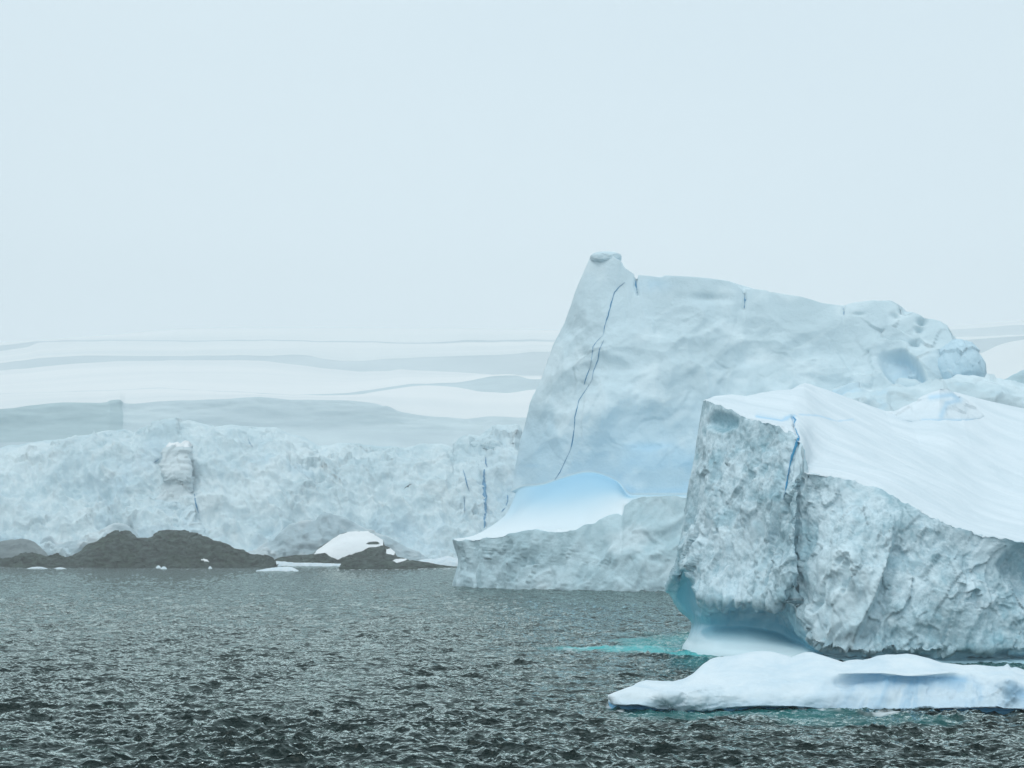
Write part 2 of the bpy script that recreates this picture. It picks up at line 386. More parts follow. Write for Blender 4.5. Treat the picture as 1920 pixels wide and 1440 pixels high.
def build_sea():
    rows = [-60, -20, 10, 30, 45, 55, 63, 69, 74, 78]
    rows += list(np.array([wY(y) for y in np.arange(1470, 1058, -0.75)]))
    rows += list(np.geomspace(rows[-1] * 1.02, 2200, 25)) + [2600, 3200, 4500, 7000, 12000, 25000, 50000]
    rows = np.array(sorted(rows), float)
    t = np.concatenate([-np.geomspace(6, 0.31, 70), np.linspace(-0.305, 0.305, 1250), np.geomspace(0.31, 6, 70)])
    YY, TT = np.meshgrid(rows, t, indexing='ij')
    X = TT * np.maximum(YY, 80.0); Y = YY
    x, y = X.ravel(), Y.ravel()
    near = np.clip(1 - (np.hypot(x, y) - 1400) / 1200, 0, 1) * np.clip((y - 40) / 40, 0, 1) * np.clip(1 - (np.abs(TT.ravel()) - 0.45) / 0.6, 0.0, 1)
    A = tile_sample(wave_tile(1024, 83.0, 2.3, 0.066, 1.4, 3, 2.5), 83.0, x * 0.8, y * 0.7, 0.0)
    B = tile_sample(wave_tile(1024, 127.0, 5.0, 0.090, 1.7, 5, 3.0), 127.0, x, y * 0.6, 0.2)
    Cw = tile_sample(wave_tile(1024, 211.0, 6.5, 0.085, 1.5, 8, 1.5), 211.0, x, y * 0.4, -0.15)
    D = A + B + Cw * (0.25 + 0.75 * sstep(120, 330, y))[:, None]
    # gusts: calmer and rougher patches
    g = np.clip(1 + 0.30 * perlin(np.stack([x / 45, y / 110, x * 0], 1), 5) + 0.45 * perlin(np.stack([x / 10, y / 30, x * 0], 1), 6) + 0.25 * perlin(np.stack([x / 3.2, y / 9, x * 0], 1), 7), 0.15, 2.2)
    D = D * (near * g)[:, None]
    V = np.stack([x - D[:, 1] * 0.8, y - D[:, 2] * 1.1, D[:, 0]], 1)
    V[:, 2] -= 6.0 * np.clip((np.hypot(x, y) - 5000) / 45000, 0, 1)
    pxx, pyy = proj(np.stack([x, np.maximum(y, 1), x * 0], 1))
    shoal = np.zeros(len(x)); foam = np.zeros(len(x))
    nn = fbm(np.stack([x / 7, y / 12, x * 0], 1), 4, seed=9)
    def blob(cx, cy, rx, ry, a):
        q = np.hypot((pxx - cx) / rx, (pyy - cy) / ry) + nn * 0.9
        return a * (1 - sstep(0.45, 1.0, q))
    for b_ in ((1190, 1217, 200, 9, 0.75), (1310, 1224, 90, 10, 0.8), (1270, 1203, 130, 22, 0.45), (1350, 1245, 110, 16, 0.22), (1850, 1250, 230, 30, 0.12),
               (1420, 1336, 260, 14, 0.20), (1620, 1350, 240, 16, 0.14), (1190, 1328, 70, 7, 0.2)):
        shoal = np.maximum(shoal, blob(*b_))
    shoal *= (y > 60) & (y < 400)
    # broken water round the feet of ice and rock
    n2 = fbm(np.stack([x / 1.6, y / 3.5, x * 0], 1), 4, seed=19)
    def surf(line, w, a, thr=0.0):
        d = linedist(pxx, pyy, line)
        return a * (1 - sstep(w * 0.3, w, d)) * sstep(thr, thr + 0.18, n2)
    for s_ in (([(1060, 1219), (1150, 1216), (1290, 1212), (1365, 1230)], 5, 0.35, 0.02), ([(1470, 1338), (1530, 1330), (1600, 1333), (1700, 1338)], 5, 0.7, 0.0),
               ([(1140, 1322), (1165, 1333)], 6, 0.6, 0.0), ([(630, 1068), (860, 1066)], 2.2, 0.6, 0.0), ([(-40, 1064), (130, 1067), (500, 1067)], 2.0, 0.35, 0.15),
               ([(850, 1101), (1250, 1110)], 2.0, 0.25, 0.05)):
        foam = np.maximum(foam, surf(*s_))
    foam *= y > 60
    # a few whitecaps
    me = meshobj('sea', V, quads(len(rows), len(t))[:, ::-1] if False else quads(len(rows), len(t)), M_sea, None, {'shoal': shoal, 'foam': foam})
    tag(me, 'dark grey green choppy sea across the foreground', 'sea', kind='structure')
    me.data.flip_normals()
    return me
build_sea()

# ------------------------------------------------------------------ slivers laid along a surface (cracks)
def bvh_of(W, Q): return BVHTree.FromPolygons([tuple(p) for p in W.reshape(-1, 3).tolist()], [tuple(q) for q in Q.tolist()])
def ray(bvh, px, py):
    d = P(px, py, 1.0) - np.array([0, 0, H0]); d = Vector(d / np.linalg.norm(d))
    return bvh.ray_cast(Vector((0, 0, H0)), d)
def sliver(name, bvh, line, width, mat, parent, lift=0.06, seed=1, step=3.0, wprof=None, label=None):
    pts = []
    for (x1, y1), (x2, y2) in zip(line[:-1], line[1:]):
        n = max(1, int(math.hypot(x2 - x1, y2 - y1) / step))
        for i in range(n): pts.append((x1 + (x2 - x1) * i / n, y1 + (y2 - y1) * i / n))
    pts.append(line[-1]); n = len(pts)
    step_w = lift if lift == 0.12 and width > 5 else 1
    rs = np.random.RandomState(seed); jit = (0.6 if step_w < 1 else 0.8) * np.convolve(rs.normal(size=n + 4), [0.3, 0.4, 0.3, 0.2, 0.1], 'valid')
    V = []; 
    for i, (x, y) in enumerate(pts):
        a = pts[max(i - 1, 0)]; b = pts[min(i + 1, n - 1)]
        dx, dy = b[0] - a[0], b[1] - a[1]; L = math.hypot(dx, dy) or 1; nx, ny = -dy / L, dx / L
        t = i / (n - 1)
        w = width * (wprof(t) if wprof else (math.sin(math.pi * min(max(t, 0.02), 0.98)) ** 0.5)) * (0.75 + 0.35 * jit[i])
        w = max(w, width * 0.12) * 0.5
        x += jit[(i * 7) % n] * width * 0.12
        h = ray(bvh, x, y)[0]
        if h is None:
            if V: V.append(None)
            continue
        row = []
        for s in (-1, 0, 1):
            p = P(x + s * w * nx, y + s * w * ny, h.y - lift * (1.0 if s else 0.6))
            row.append(p)
        for s in (1, -1):
            row.append(P(x + s * w * nx, y + s * w * ny, h.y + lift * 6))
        V.append(row)
    rows = [r for r in V if r is not None]
    if len(rows) < 2: return None
    A = np.array(rows); m = len(A); Q = []
    for i in range(m - 1):
        for k in range(5):
            k2 = (k + 1) % 5
            Q.append((i * 5 + k, i * 5 + k2, (i + 1) * 5 + k2, (i + 1) * 5 + k))
    o = meshobj(name, A.reshape(-1, 3), Q, mat, parent, smooth=False)
    if label: o['label'] = label
    return o

# ------------------------------------------------------------------ near iceberg
def w(px, Y, z=0.0): return (px, pyz(z, Y), Y)
NEAR_BRINK = [(1319, 752), (1330, 754), (1345, 759), (1360, 764), (1372, 767), (1385, 776), (1398, 783), (1412, 787), (1425, 789), (1440, 792), (1450, 796), (1462, 803), (1475, 810),
              (1488, 812), (1495, 815), (1500, 830), (1508, 846), (1509, 860), (1511, 868)]
NEAR_BRINK2 = [(1503, 880), (1530, 888), (1560, 893), (1600, 900), (1620, 905), (1640, 913), (1660, 923), (1690, 940), (1720, 955), (1750, 971), (1780, 984), (1810, 995), (1840, 1003), (1870, 1010), (1895, 1013), (1925, 1012)]
NEAR_RIDGE = [(1340, 743), (1372, 740), (1400, 744), (1428, 737), (1460, 731), (1484, 729), (1497, 722), (1507, 717), (1520, 719), (1540, 726), (1570, 737), (1600, 748), (1630, 759), (1660, 770), (1700, 772), (1760, 742), (1790, 734), (1840, 748), (1880, 757), (1925, 766)]
def near_berg():
    top = thing('iceberg', 'nearest big iceberg, rough grey blue wall under sloping snow top, split by bright blue crack', 'iceberg', loc=(28, 190, 0))
    # rows: 0 under water, 1 waterline, 2 foot, 3 notch, 4 lip underside, 5 lip, 6 mid, 7 upper, 8 brink, 9 snow, 10 snow mid, 11 ridge, 12 back, 13 back under water
    T = [
     [w(1400, 244, -3), w(1400, 243), w(1400, 242, 1), w(1400, 241, 3), w(1400, 240, 5), w(1400, 239, 7), w(1400, 239, 12), w(1400, 239, 19), w(1400, 239, 22), w(1400, 240, 22.3), w(1400, 241, 22.6), w(1402, 242, 22.8), w(1404, 244, 12), w(1404, 246, -3)],
     [w(1310, 212, -3), w(1310, 210), (1318, 1190, 210), (1322, 1170, 210), (1300, 1140, 209), (1280, 1105, 208), (1296, 1030, 206), (1316, 880, 205), (1332, 754, 206), (1334, 750, 207), (1345, 745, 208), (1350, 743, 209), w(1352, 214, 12), w(1352, 216, -3)],
     [w(1268, 199, -3), (1279, 1213, 196.5), (1290, 1195, 197), (1296, 1170, 197.5), (1270, 1140, 196), (1252, 1104, 194), (1272, 1030, 192), (1298, 880, 192), (1319, 752, 192), (1322, 749, 193), (1332, 746, 198), (1346, 743, 204), w(1352, 214, 12), w(1352, 216, -3)],
     [w(1280, 190, -3), w(1298, 187), (1305, 1202, 188), (1307, 1170, 191.5), (1296, 1120, 191.2), (1288, 1063, 189.2), (1297, 1000, 189.2), (1316, 880, 189.5), (1332, 756, 189.5), (1337, 752, 190.5), (1350, 748, 197), (1365, 741, 204), w(1370, 216, 12), w(1370, 218, -3)],
     [w(1315, 183, -3), w(1330, 181.5), (1335, 1203, 183), (1332, 1172, 187.5), (1326, 1148, 187), (1316, 1118, 184.5), (1328, 1000, 186), (1340, 880, 187), (1356, 764, 188), (1362, 760, 189), (1380, 754, 197), (1390, 742, 204), w(1395, 218, 12), w(1395, 220, -3)],
     [w(1390, 179, -3), w(1398, 178.3), (1400, 1206, 180), (1398, 1174, 185), (1395, 1150, 184.8), (1392, 1127, 180.8), (1396, 1000, 182.2), (1400, 880, 183.7), (1410, 786, 184.8), (1420, 780, 186), (1440, 765, 196), (1440, 735, 208), w(1440, 222, 12), w(1440, 224, -3)],
     [w(1455, 178, -3), w(1460, 177.3), (1465, 1213, 178.5), (1462, 1184, 183), (1457, 1152, 182.8), (1450, 1130, 177.8), (1455, 1000, 179.2), (1458, 880, 180.7), (1460, 801, 181.8), (1468, 796, 183), (1480, 768, 196), (1485, 728, 212), w(1485, 226, 12), w(1485, 228, -3)],
     [w(1485, 177, -3), w(1488, 176.7), (1490, 1218, 177.7), (1482, 1194, 181.6), (1475, 1160, 180.5), (1470, 1112, 176.4), (1474, 1000, 177.4), (1480, 900, 178.6), (1492, 814, 179.8), (1498, 812, 181), (1508, 780, 196), (1507, 717, 214), w(1505, 228, 12), w(1505, 230, -3)],
     [w(1505, 176.5, -3), w(1508, 176.2), (1508, 1221, 177.2), (1500, 1200, 180), (1488, 1165, 178.5), (1483, 1080, 176), (1487, 1000, 176.6), (1493, 915, 177.3), (1509, 866, 178.2), (1514, 860, 179.5), (1530, 800, 196), (1520, 719, 215), w(1520, 229, 12), w(1520, 231, -3)],
     [w(1525, 175.7, -3), w(1527, 175.4), (1525, 1226, 176.4), (1515, 1212, 178.2), (1502, 1190, 178.2), (1493, 1150, 177.3), (1491, 1030, 177.7), (1494, 930, 177.6), (1503, 880, 177), (1510, 876, 178), (1555, 815, 196), (1540, 726, 216), w(1540, 230, 12), w(1540, 232, -3)],
     [w(1560, 174.3, -3), w(1560, 174), (1558, 1232, 175), (1555, 1227, 176), (1550, 1222, 175.5), (1545, 1212, 173.2), (1550, 1060, 174.2), (1552, 960, 175.7), (1560, 893, 176), (1566, 889, 177), (1620, 835, 196), (1600, 748, 218), w(1600, 232, 10), w(1600, 234, -3)],
     [w(1635, 172.5, -3), w(1635, 172.3), (1633, 1235, 173), (1632, 1231, 173.6), (1630, 1228, 173.3), (1628, 1220, 171.8), (1625, 1080, 171.6), (1632, 990, 173.2), (1640, 913, 174.8), (1646, 909, 176), (1690, 860, 196), (1660, 770, 220), w(1660, 234, 10), w(1660, 236, -3)],
     [w(1725, 171.3, -3), w(1725, 171.2), (1722, 1236, 172), (1722, 1232, 172.8), (1722, 1229, 172.3), (1720, 1220, 170.6), (1720, 1110, 171.2), (1722, 1020, 172), (1725, 958, 173), (1732, 953, 174), (1780, 890, 197), (1740, 755, 222), w(1740, 236, 10), w(1740, 238, -3)],
     [w(1810, 170.9, -3), w(1810, 170.8), (1810, 1237, 171.6), (1810, 1232, 172.6), (1808, 1226, 172), (1806, 1215, 170.2), (1806, 1130, 170.0), (1808, 1060, 170.6), (1810, 994, 171), (1816, 990, 172), (1850, 930, 197), (1800, 737, 224), w(1800, 238, 10), w(1800, 240, -3)],
     [w(1905, 170.5, -3), w(1905, 170.3), (1905, 1238, 171.1), (1903, 1232, 172.2), (1900, 1226, 171.6), (1898, 1215, 170.4), (1896, 1130, 171.0), (1898, 1070, 171.4), (1900, 1012, 170.5), (1906, 1009, 171.5), (1930, 950, 197), (1900, 761, 226), w(1900, 240, 10), w(1900, 242, -3)],
     [w(2050, 169.5, -3), w(2050, 169.3), (2050, 1240, 170), (2050, 1235, 171), (2050, 1228, 170.4), (2050, 1218, 169), (2050, 1140, 169.4), (2050, 1080, 170), (2050, 1030, 169.6), (2056, 1027, 171), (2080, 960, 197), (2060, 790, 226), w(2060, 240, 10), w(2060, 242, -3)],
     [w(2330, 172, -3), w(2330, 173), w(2330, 173.5, 0.5), w(2330, 174, 1), w(2330, 174, 1.6), w(2330, 173.6, 2.5), w(2330, 174, 4), w(2330, 174, 6), w(2330, 175, 8), w(2330, 176, 8.5), w(2330, 196, 11), w(2300, 222, 12), w(2300, 236, 8), w(2300, 238, -3)],
     [w(2480, 200, -3), w(2480, 200.2), w(2480, 200.3, 0.5), w(2480, 200.4, 1), w(2480, 200.5, 1.5), w(2480, 200.6, 2), w(2480, 200.7, 2.5), w(2480, 200.8, 3), w(2480, 201, 4), w(2480, 201.5, 4), w(2480, 204, 4), w(2480, 206, 4), w(2480, 208, 3), w(2480, 209, -3)],
    ]
    W, u, v = loft(T, 0.13, coarse_cols=(0, 15, 16), coarse_rows=(0, 11, 12), sharp_rows=(5, 8), snap={8: NEAR_BRINK, 11: NEAR_RIDGE}, maxn=170)
    nu, nv = len(u), len(v)
    N = -normals(W)
    c = W.reshape(-1, 3); N = N.reshape(-1, 3)
    # normals must point outwards (towards the camera on the wall)
    if (N[:, 1].reshape(nu, nv)[:, at(v, 6)]).mean() > 0: N = -N
    U, Vv = [a.ravel() for a in np.meshgrid(u, v, indexing='ij')]
    px, py = proj(c)
    rough = rowval(Vv, [0, 0.02, 0.03, 0.10, 0.55, 1, 1, 1, 0.30, 0.0, 0, 0, 1, 1])
    rightp = sstep(9.0, 10.5, U)                            # the right wall reaches further down
    rough = np.maximum(rough, rightp * rowval(Vv, [0, 0.1, 0.25, 0.5, 0.9, 1, 1, 1, 0.30, 0, 0, 0, 1, 1]))
    alcove = sstep(0, 10, polydist(px, py, [(1262, 1120), (1274, 1068), (1292, 1060), (1304, 1085), (1322, 1132), (1330, 1160), (1290, 1150)])) * (U < 5) * (Vv < 6.5) * (Vv > 2.5)
    rough *= 1 - alcove * 0.9
    lean = np.array([[1, 0, -0.28], [0, 1, 0], [0.28, 0, 1]])      # grain runs down to the left on the left wall
    q = c @ lean.T
    q1 = warp(q * np.array([0.9, 0.9, 0.42]), 0.5, 0.7, 11)
    f1, d1 = facet(q1 * 0.55, 3); f2, _ = facet(q1 * 1.5, 4); f3, _ = facet(q1 * 3.6, 5)
    big = fbm(c * 0.13, 4, seed=21)
    leftw = sstep(1.5, 3, U) * (1 - sstep(8.5, 9.2, U))
    flute = fbm(q * np.array([1.1, 1.1, 0.12]), 4, seed=41, ridge=True)
    msk = sstep(-0.25, 0.35, fbm(c * 0.22, 3, seed=25))
    f0, _ = facet(q1 * 0.28, 6)
    d = big * 1.2 + f0 * 0.35 + f1 * (0.40 + 0.22 * msk) + f2 * (0.09 + 0.20 * msk) + f3 * (0.02 + 0.07 * msk) + fbm(q1 * 0.8, 5, 0.55, seed=31) * 0.30 + (scallop(q1 * 0.7, 91) - 0.3) * 0.35 + (scallop(q1 * 1.9, 92) - 0.3) * 0.30 * msk + flute * 0.55 * leftw
    # long diagonal arris on the right wall, and the ledge under the scooped hollow at far right
    def xline(y): return np.interp(y, [960, 1040, 1120, 1190, 1225], [1680, 1668, 1640, 1607, 1590])
    right = sstep(9.3, 10, U)
    s = px - xline(py)
    d = d + right * 0.9 * np.exp(-np.abs(s) / 26) * np.where(s > 0, 0.25, 1.0) * sstep(930, 1040, py) * sstep(1215, 1165, py)
    d = d - right * 0.9 * sstep(0, 6, s) * np.exp(-np.clip(s, 0, 999) / 60) * sstep(960, 1060, py) * sstep(1225, 1190, py)
    sc = polydist(px, py, [(1905, 1020), (1930, 1016), (1990, 1040), (1990, 1200), (1940, 1180), (1900, 1120), (1868, 1060), (1885, 1035)])
    d = d - right * 1.5 * sstep(-4, 22, sc)
    wallm = rough
    disp = d * wallm
    hol = polydist(px, py, [(1322, 795), (1338, 766), (1352, 766), (1372, 770), (1390, 782), (1380, 802), (1352, 812), (1330, 806)])
    disp -= 1.0 * sstep(-2, 12, hol) * (Vv < 8) * (Vv > 6) * sstep(8.0, 7.7, Vv)
    disp *= 0.2 + 0.8 * sstep(1.8, 3.2, U)
    # lip edge: ragged
    lip = np.exp(-((Vv - 5) / 0.35) ** 2)
    disp += lip * fbm(np.stack([c[:, 0] * 1.4, c[:, 1] * 0.2, c[:, 0] * 0], 1), 4, seed=77) * 0.9 * (1 - alcove) * (1 - 0.75 * right)
    # crack groove
    CR = [(1487, 782), (1492, 788), (1489, 797), (1494, 812), (1497, 818), (1493, 835), (1487, 850), (1481, 870), (1478, 890), (1475, 908), (1471, 930)]
    cd = linedist(px, py, CR)
    gw = np.interp(py, [780, 800, 830, 900, 935], [2.5, 2.0, 4.2, 4.0, 2.0])
    front = (Vv < 10.3) & (Vv > 4)
    disp -= np.exp(-(cd / gw) ** 2) * 0.55 * front
    # snow: sastrugi
    snow = rowval(Vv, [0, 0, 0, 0, 0, 0, 0, 0, 0, 1, 1, 0.25, 0, 0])
    qs = c @ np.array([[0.9, 0.44, 0], [-0.44, 0.9, 0], [0, 0, 1]])
    sas = fbm(qs * np.array([0.07, 0.55, 0.0]) , 5, 0.55, seed=51)
    disp += snow * (sas * 0.30 + fbm(c * 0.06, 3, seed=52) * 1.0)
    Wd = c + N * disp[:, None]
    Wd[:, 2] += lip * leftw * (1 - alcove) * (0.75 * fbm(np.stack([c[:, 0] * 1.1, c[:, 0] * 0, c[:, 0] * 0 + 3], 1), 5, 0.6, seed=78))
    Wd[:, 2] += 0.25 * np.exp(-((Vv - 8) / 0.12) ** 2) * fbm(c * 1.5, 4, seed=79) * (Vv > 4)
    # colour fields
    foot = (1 - sstep(2.9, 4.6, Vv))
    notch = np.exp(-((Vv - 3.1) / 0.9) ** 2)
    blue = np.clip(notch * 0.75 + 0.9 * alcove + 0.30 * (1 - sstep(3.5, 6.0, Vv)) * (1 - rightp), 0, 1)
    blue = np.where(rightp > 0.5, np.clip(0.30 * (1 - sstep(4.6, 6.2, Vv)), 0, 1), blue)
    n1 = fbm(c * 0.5, 5, seed=61)
    blue = np.clip(blue + 0.35 * sstep(0.05, 0.35, n1) * (Vv > 4.6), 0, 1) * 0.9
    crust_or_shade = 0.95 * np.exp(-(np.hypot((px - 1585) / 80, (py - 1095) / 105)) ** 2) * sstep(-0.35, 0.15, n1) * right * (1 - sstep(0, 10, s))
    crust_or_shade = np.maximum(crust_or_shade, 0.5 * np.exp(-(np.hypot((px - 1440) / 50, (py - 1050) / 80)) ** 2) * (1 - right) * sstep(-0.2, 0.3, n1))
    crust_or_shade = np.maximum(crust_or_shade, 0.55 * sstep(0.22, 0.42, fbm(c * 0.33, 4, seed=63)) * wallm)
    footc = (1 - sstep(1.6, 2.8, Vv)) * 0.8
    crust_or_shade = np.where(Vv < 3.4, footc * (1 - rightp), crust_or_shade)
    crust_or_shade = np.where(alcove > 0.3, 0, crust_or_shade)
    blue = np.maximum(blue, 0.35 * sstep(-2, 10, hol) * (Vv < 8) * (Vv > 6))  # darkness of the hollow painted in, besides its dent
    sblue = 0.7 * np.exp(-(linedist(px, py, [(1420, 777), (1465, 786), (1490, 779)]) / 3) ** 2) + 0.45 * np.exp(-(linedist(px, py, [(1500, 775), (1545, 787), (1565, 792), (1600, 787)]) / 1.3) ** 2)
    sblue = np.where(Vv > 8, np.clip(sblue, 0, 1), 0)
    attrs = {'blue': np.where(Vv > 8.02, sblue, blue), 'crust_or_shade': crust_or_shade}
    Wg = Wd.reshape(nu, nv, 3)
    j5, j8, j11 = at(v, 4.55), at(v, 8), at(v, 11)
    k9 = at(u, 9.2)
    Qf = quads(nu, nv, 0, None, 0, j5); Qi = quads(nu, nv, 0, None, j5, j8); Qs = quads(nu, nv, 0, None, j8, nv - 1)
    fl = lambda Q: Q[:, ::-1]
    meshobj('ice_wall', Wd, fl(Qi), M_ice_rough, top, attrs)
    meshobj('polished_foot', Wd, fl(Qf), M_ice_foot, top, attrs)
    so = meshobj('snow_slope', Wd, fl(Qs), M_snow, top, attrs)
    bvh = bvh_of(Wg, np.concatenate([Qi, Qs]))
    sliver('crevasse', bvh, [(1487, 781), (1492, 787), (1489, 796)], 6.0, M_crack, top, 0.12, 2, label='short bright blue slot cutting the snow above the wall')
    sliver('crevasse', bvh, [(1489, 796), (1494, 811), (1498, 818), (1493, 835), (1487, 850), (1482, 868), (1478, 890), (1475, 908), (1470, 935)], 7.0, M_crack, top, 0.12, 3,
           wprof=lambda t: 0.25 + 0.9 * math.exp(-((t - 0.33) / 0.2) ** 2) + 0.75 * math.exp(-((t - 0.78) / 0.12) ** 2) - 0.3 * t, label='long bright blue crack running down the wall')
    # snow-covered lump on the slope
    lump(top, bvh)
    return top
def lump(parent, bvh0):
    T = []
    fr = [(1672, 776), (1690, 786), (1720, 789), (1760, 789), (1800, 789), (1830, 785), (1850, 778)]
    mid = [(1675, 772), (1705, 766), (1735, 752), (1762, 748), (1795, 758), (1822, 766), (1848, 775)]
    cr_ = [(1678, 771), (1712, 752), (1740, 738), (1762, 727), (1778, 729), (1812, 752), (1846, 772)]
    for i in range(7):
        a, b, c = fr[i], mid[i], cr_[i]
        h = math.sin(math.pi * i / 6)
        hit = ray(bvh0, a[0], a[1] + 1)[0]; y0 = hit.y if hit is not None else 217.0
        T.append([(a[0], a[1] + 8, y0 + 1.0), (a[0], a[1] + 1, y0 + 0.1), (b[0], b[1], y0 + 0.7 + 1.2 * h), (c[0], c[1], y0 + 2.2 + 2 * h), (c[0], c[1] + 12, y0 + 5), (c[0], c[1] + 60, y0 + 7)])
    W, u, v = loft(T, 0.16, sharp_rows=(2, 3), sharp_cols=(3,))
    nu, nv = len(u), len(v); N = normals(W).reshape(-1, 3); c = W.reshape(-1, 3)
    if N[:, 2].mean() < 0: N = -N
    f1, _ = facet(c * 0.35, 12); f2, _ = facet(c * 1.1, 13)
    fade = np.interp(np.tile(v, nu), [0, 1, 1.6, 3, 5], [0, 0.05, 1, 0.5, 0.5])
    d = (f1 * 0.40 + f2 * 0.06 + fbm(c * 0.4, 4, seed=14) * 0.25) * fade
    Wd = c + N * d[:, None]
    px, py = proj(Wd)
    bl = 0.5 * np.exp(-(linedist(px, py, [(1745, 745), (1785, 740), (1800, 750), (1775, 756), (1765, 780)]) / 5) ** 2) + 0.5 * np.exp(-(linedist(px, py, [(1730, 788), (1830, 788)]) / 3) ** 2)  # second line paints the blue shade along the lump's foot
    o = meshobj('snow_lump', Wd, quads(nu, nv)[:, ::-1], M_snow, parent, {'blue': np.clip(bl, 0, 1)})
    b = bvh_of(Wd.reshape(nu, nv, 3), quads(nu, nv))
    sliver('ice_crack', b, [(1820, 785), (1832, 781), (1844, 775)], 3.5, M_crack, o, 0.05, 5)
    sliver('ice_crack', b, [(1755, 745), (1770, 742), (1785, 748), (1800, 749)], 2.0, M_crack_far, o, 0.05, 6)
    return o
near_berg()

# ------------------------------------------------------------------ far iceberg with the tower
TOWER_TOP = [(1106, 484), (1109, 479), (1120, 475), (1132, 476), (1150, 481), (1163, 488), (1166, 497), (1172, 503), (1185, 511), (1190, 516), (1193, 519), (1196, 515), (1215, 517), (1240, 521), (1246, 517), (1290, 520), (1330, 522),
             (1365, 527), (1380, 533), (1390, 543), (1395, 548), (1399, 543), (1410, 542), (1438, 546), (1444, 550), (1450, 549), (1500, 556), (1525, 563), (1540, 568), (1575, 573), (1581, 579), (1586, 572), (1600, 568),
             (1640, 565), (1670, 567), (1684, 575), (1695, 582), (1710, 586), (1735, 595), (1765, 604), (1776, 611), (1785, 634)]
WALL_TOP = [(850, 1012), (862, 1016), (900, 1010), (930, 1007), (960, 1001), (1000, 997), (1040, 998), (1078, 995), (1095, 987), (1120, 980), (1145, 969), (1158, 965), (1168, 968), (1170, 950), (1185, 936), (1205, 930), (1240, 931), (1262, 930), (1300, 934), (1400, 940)]
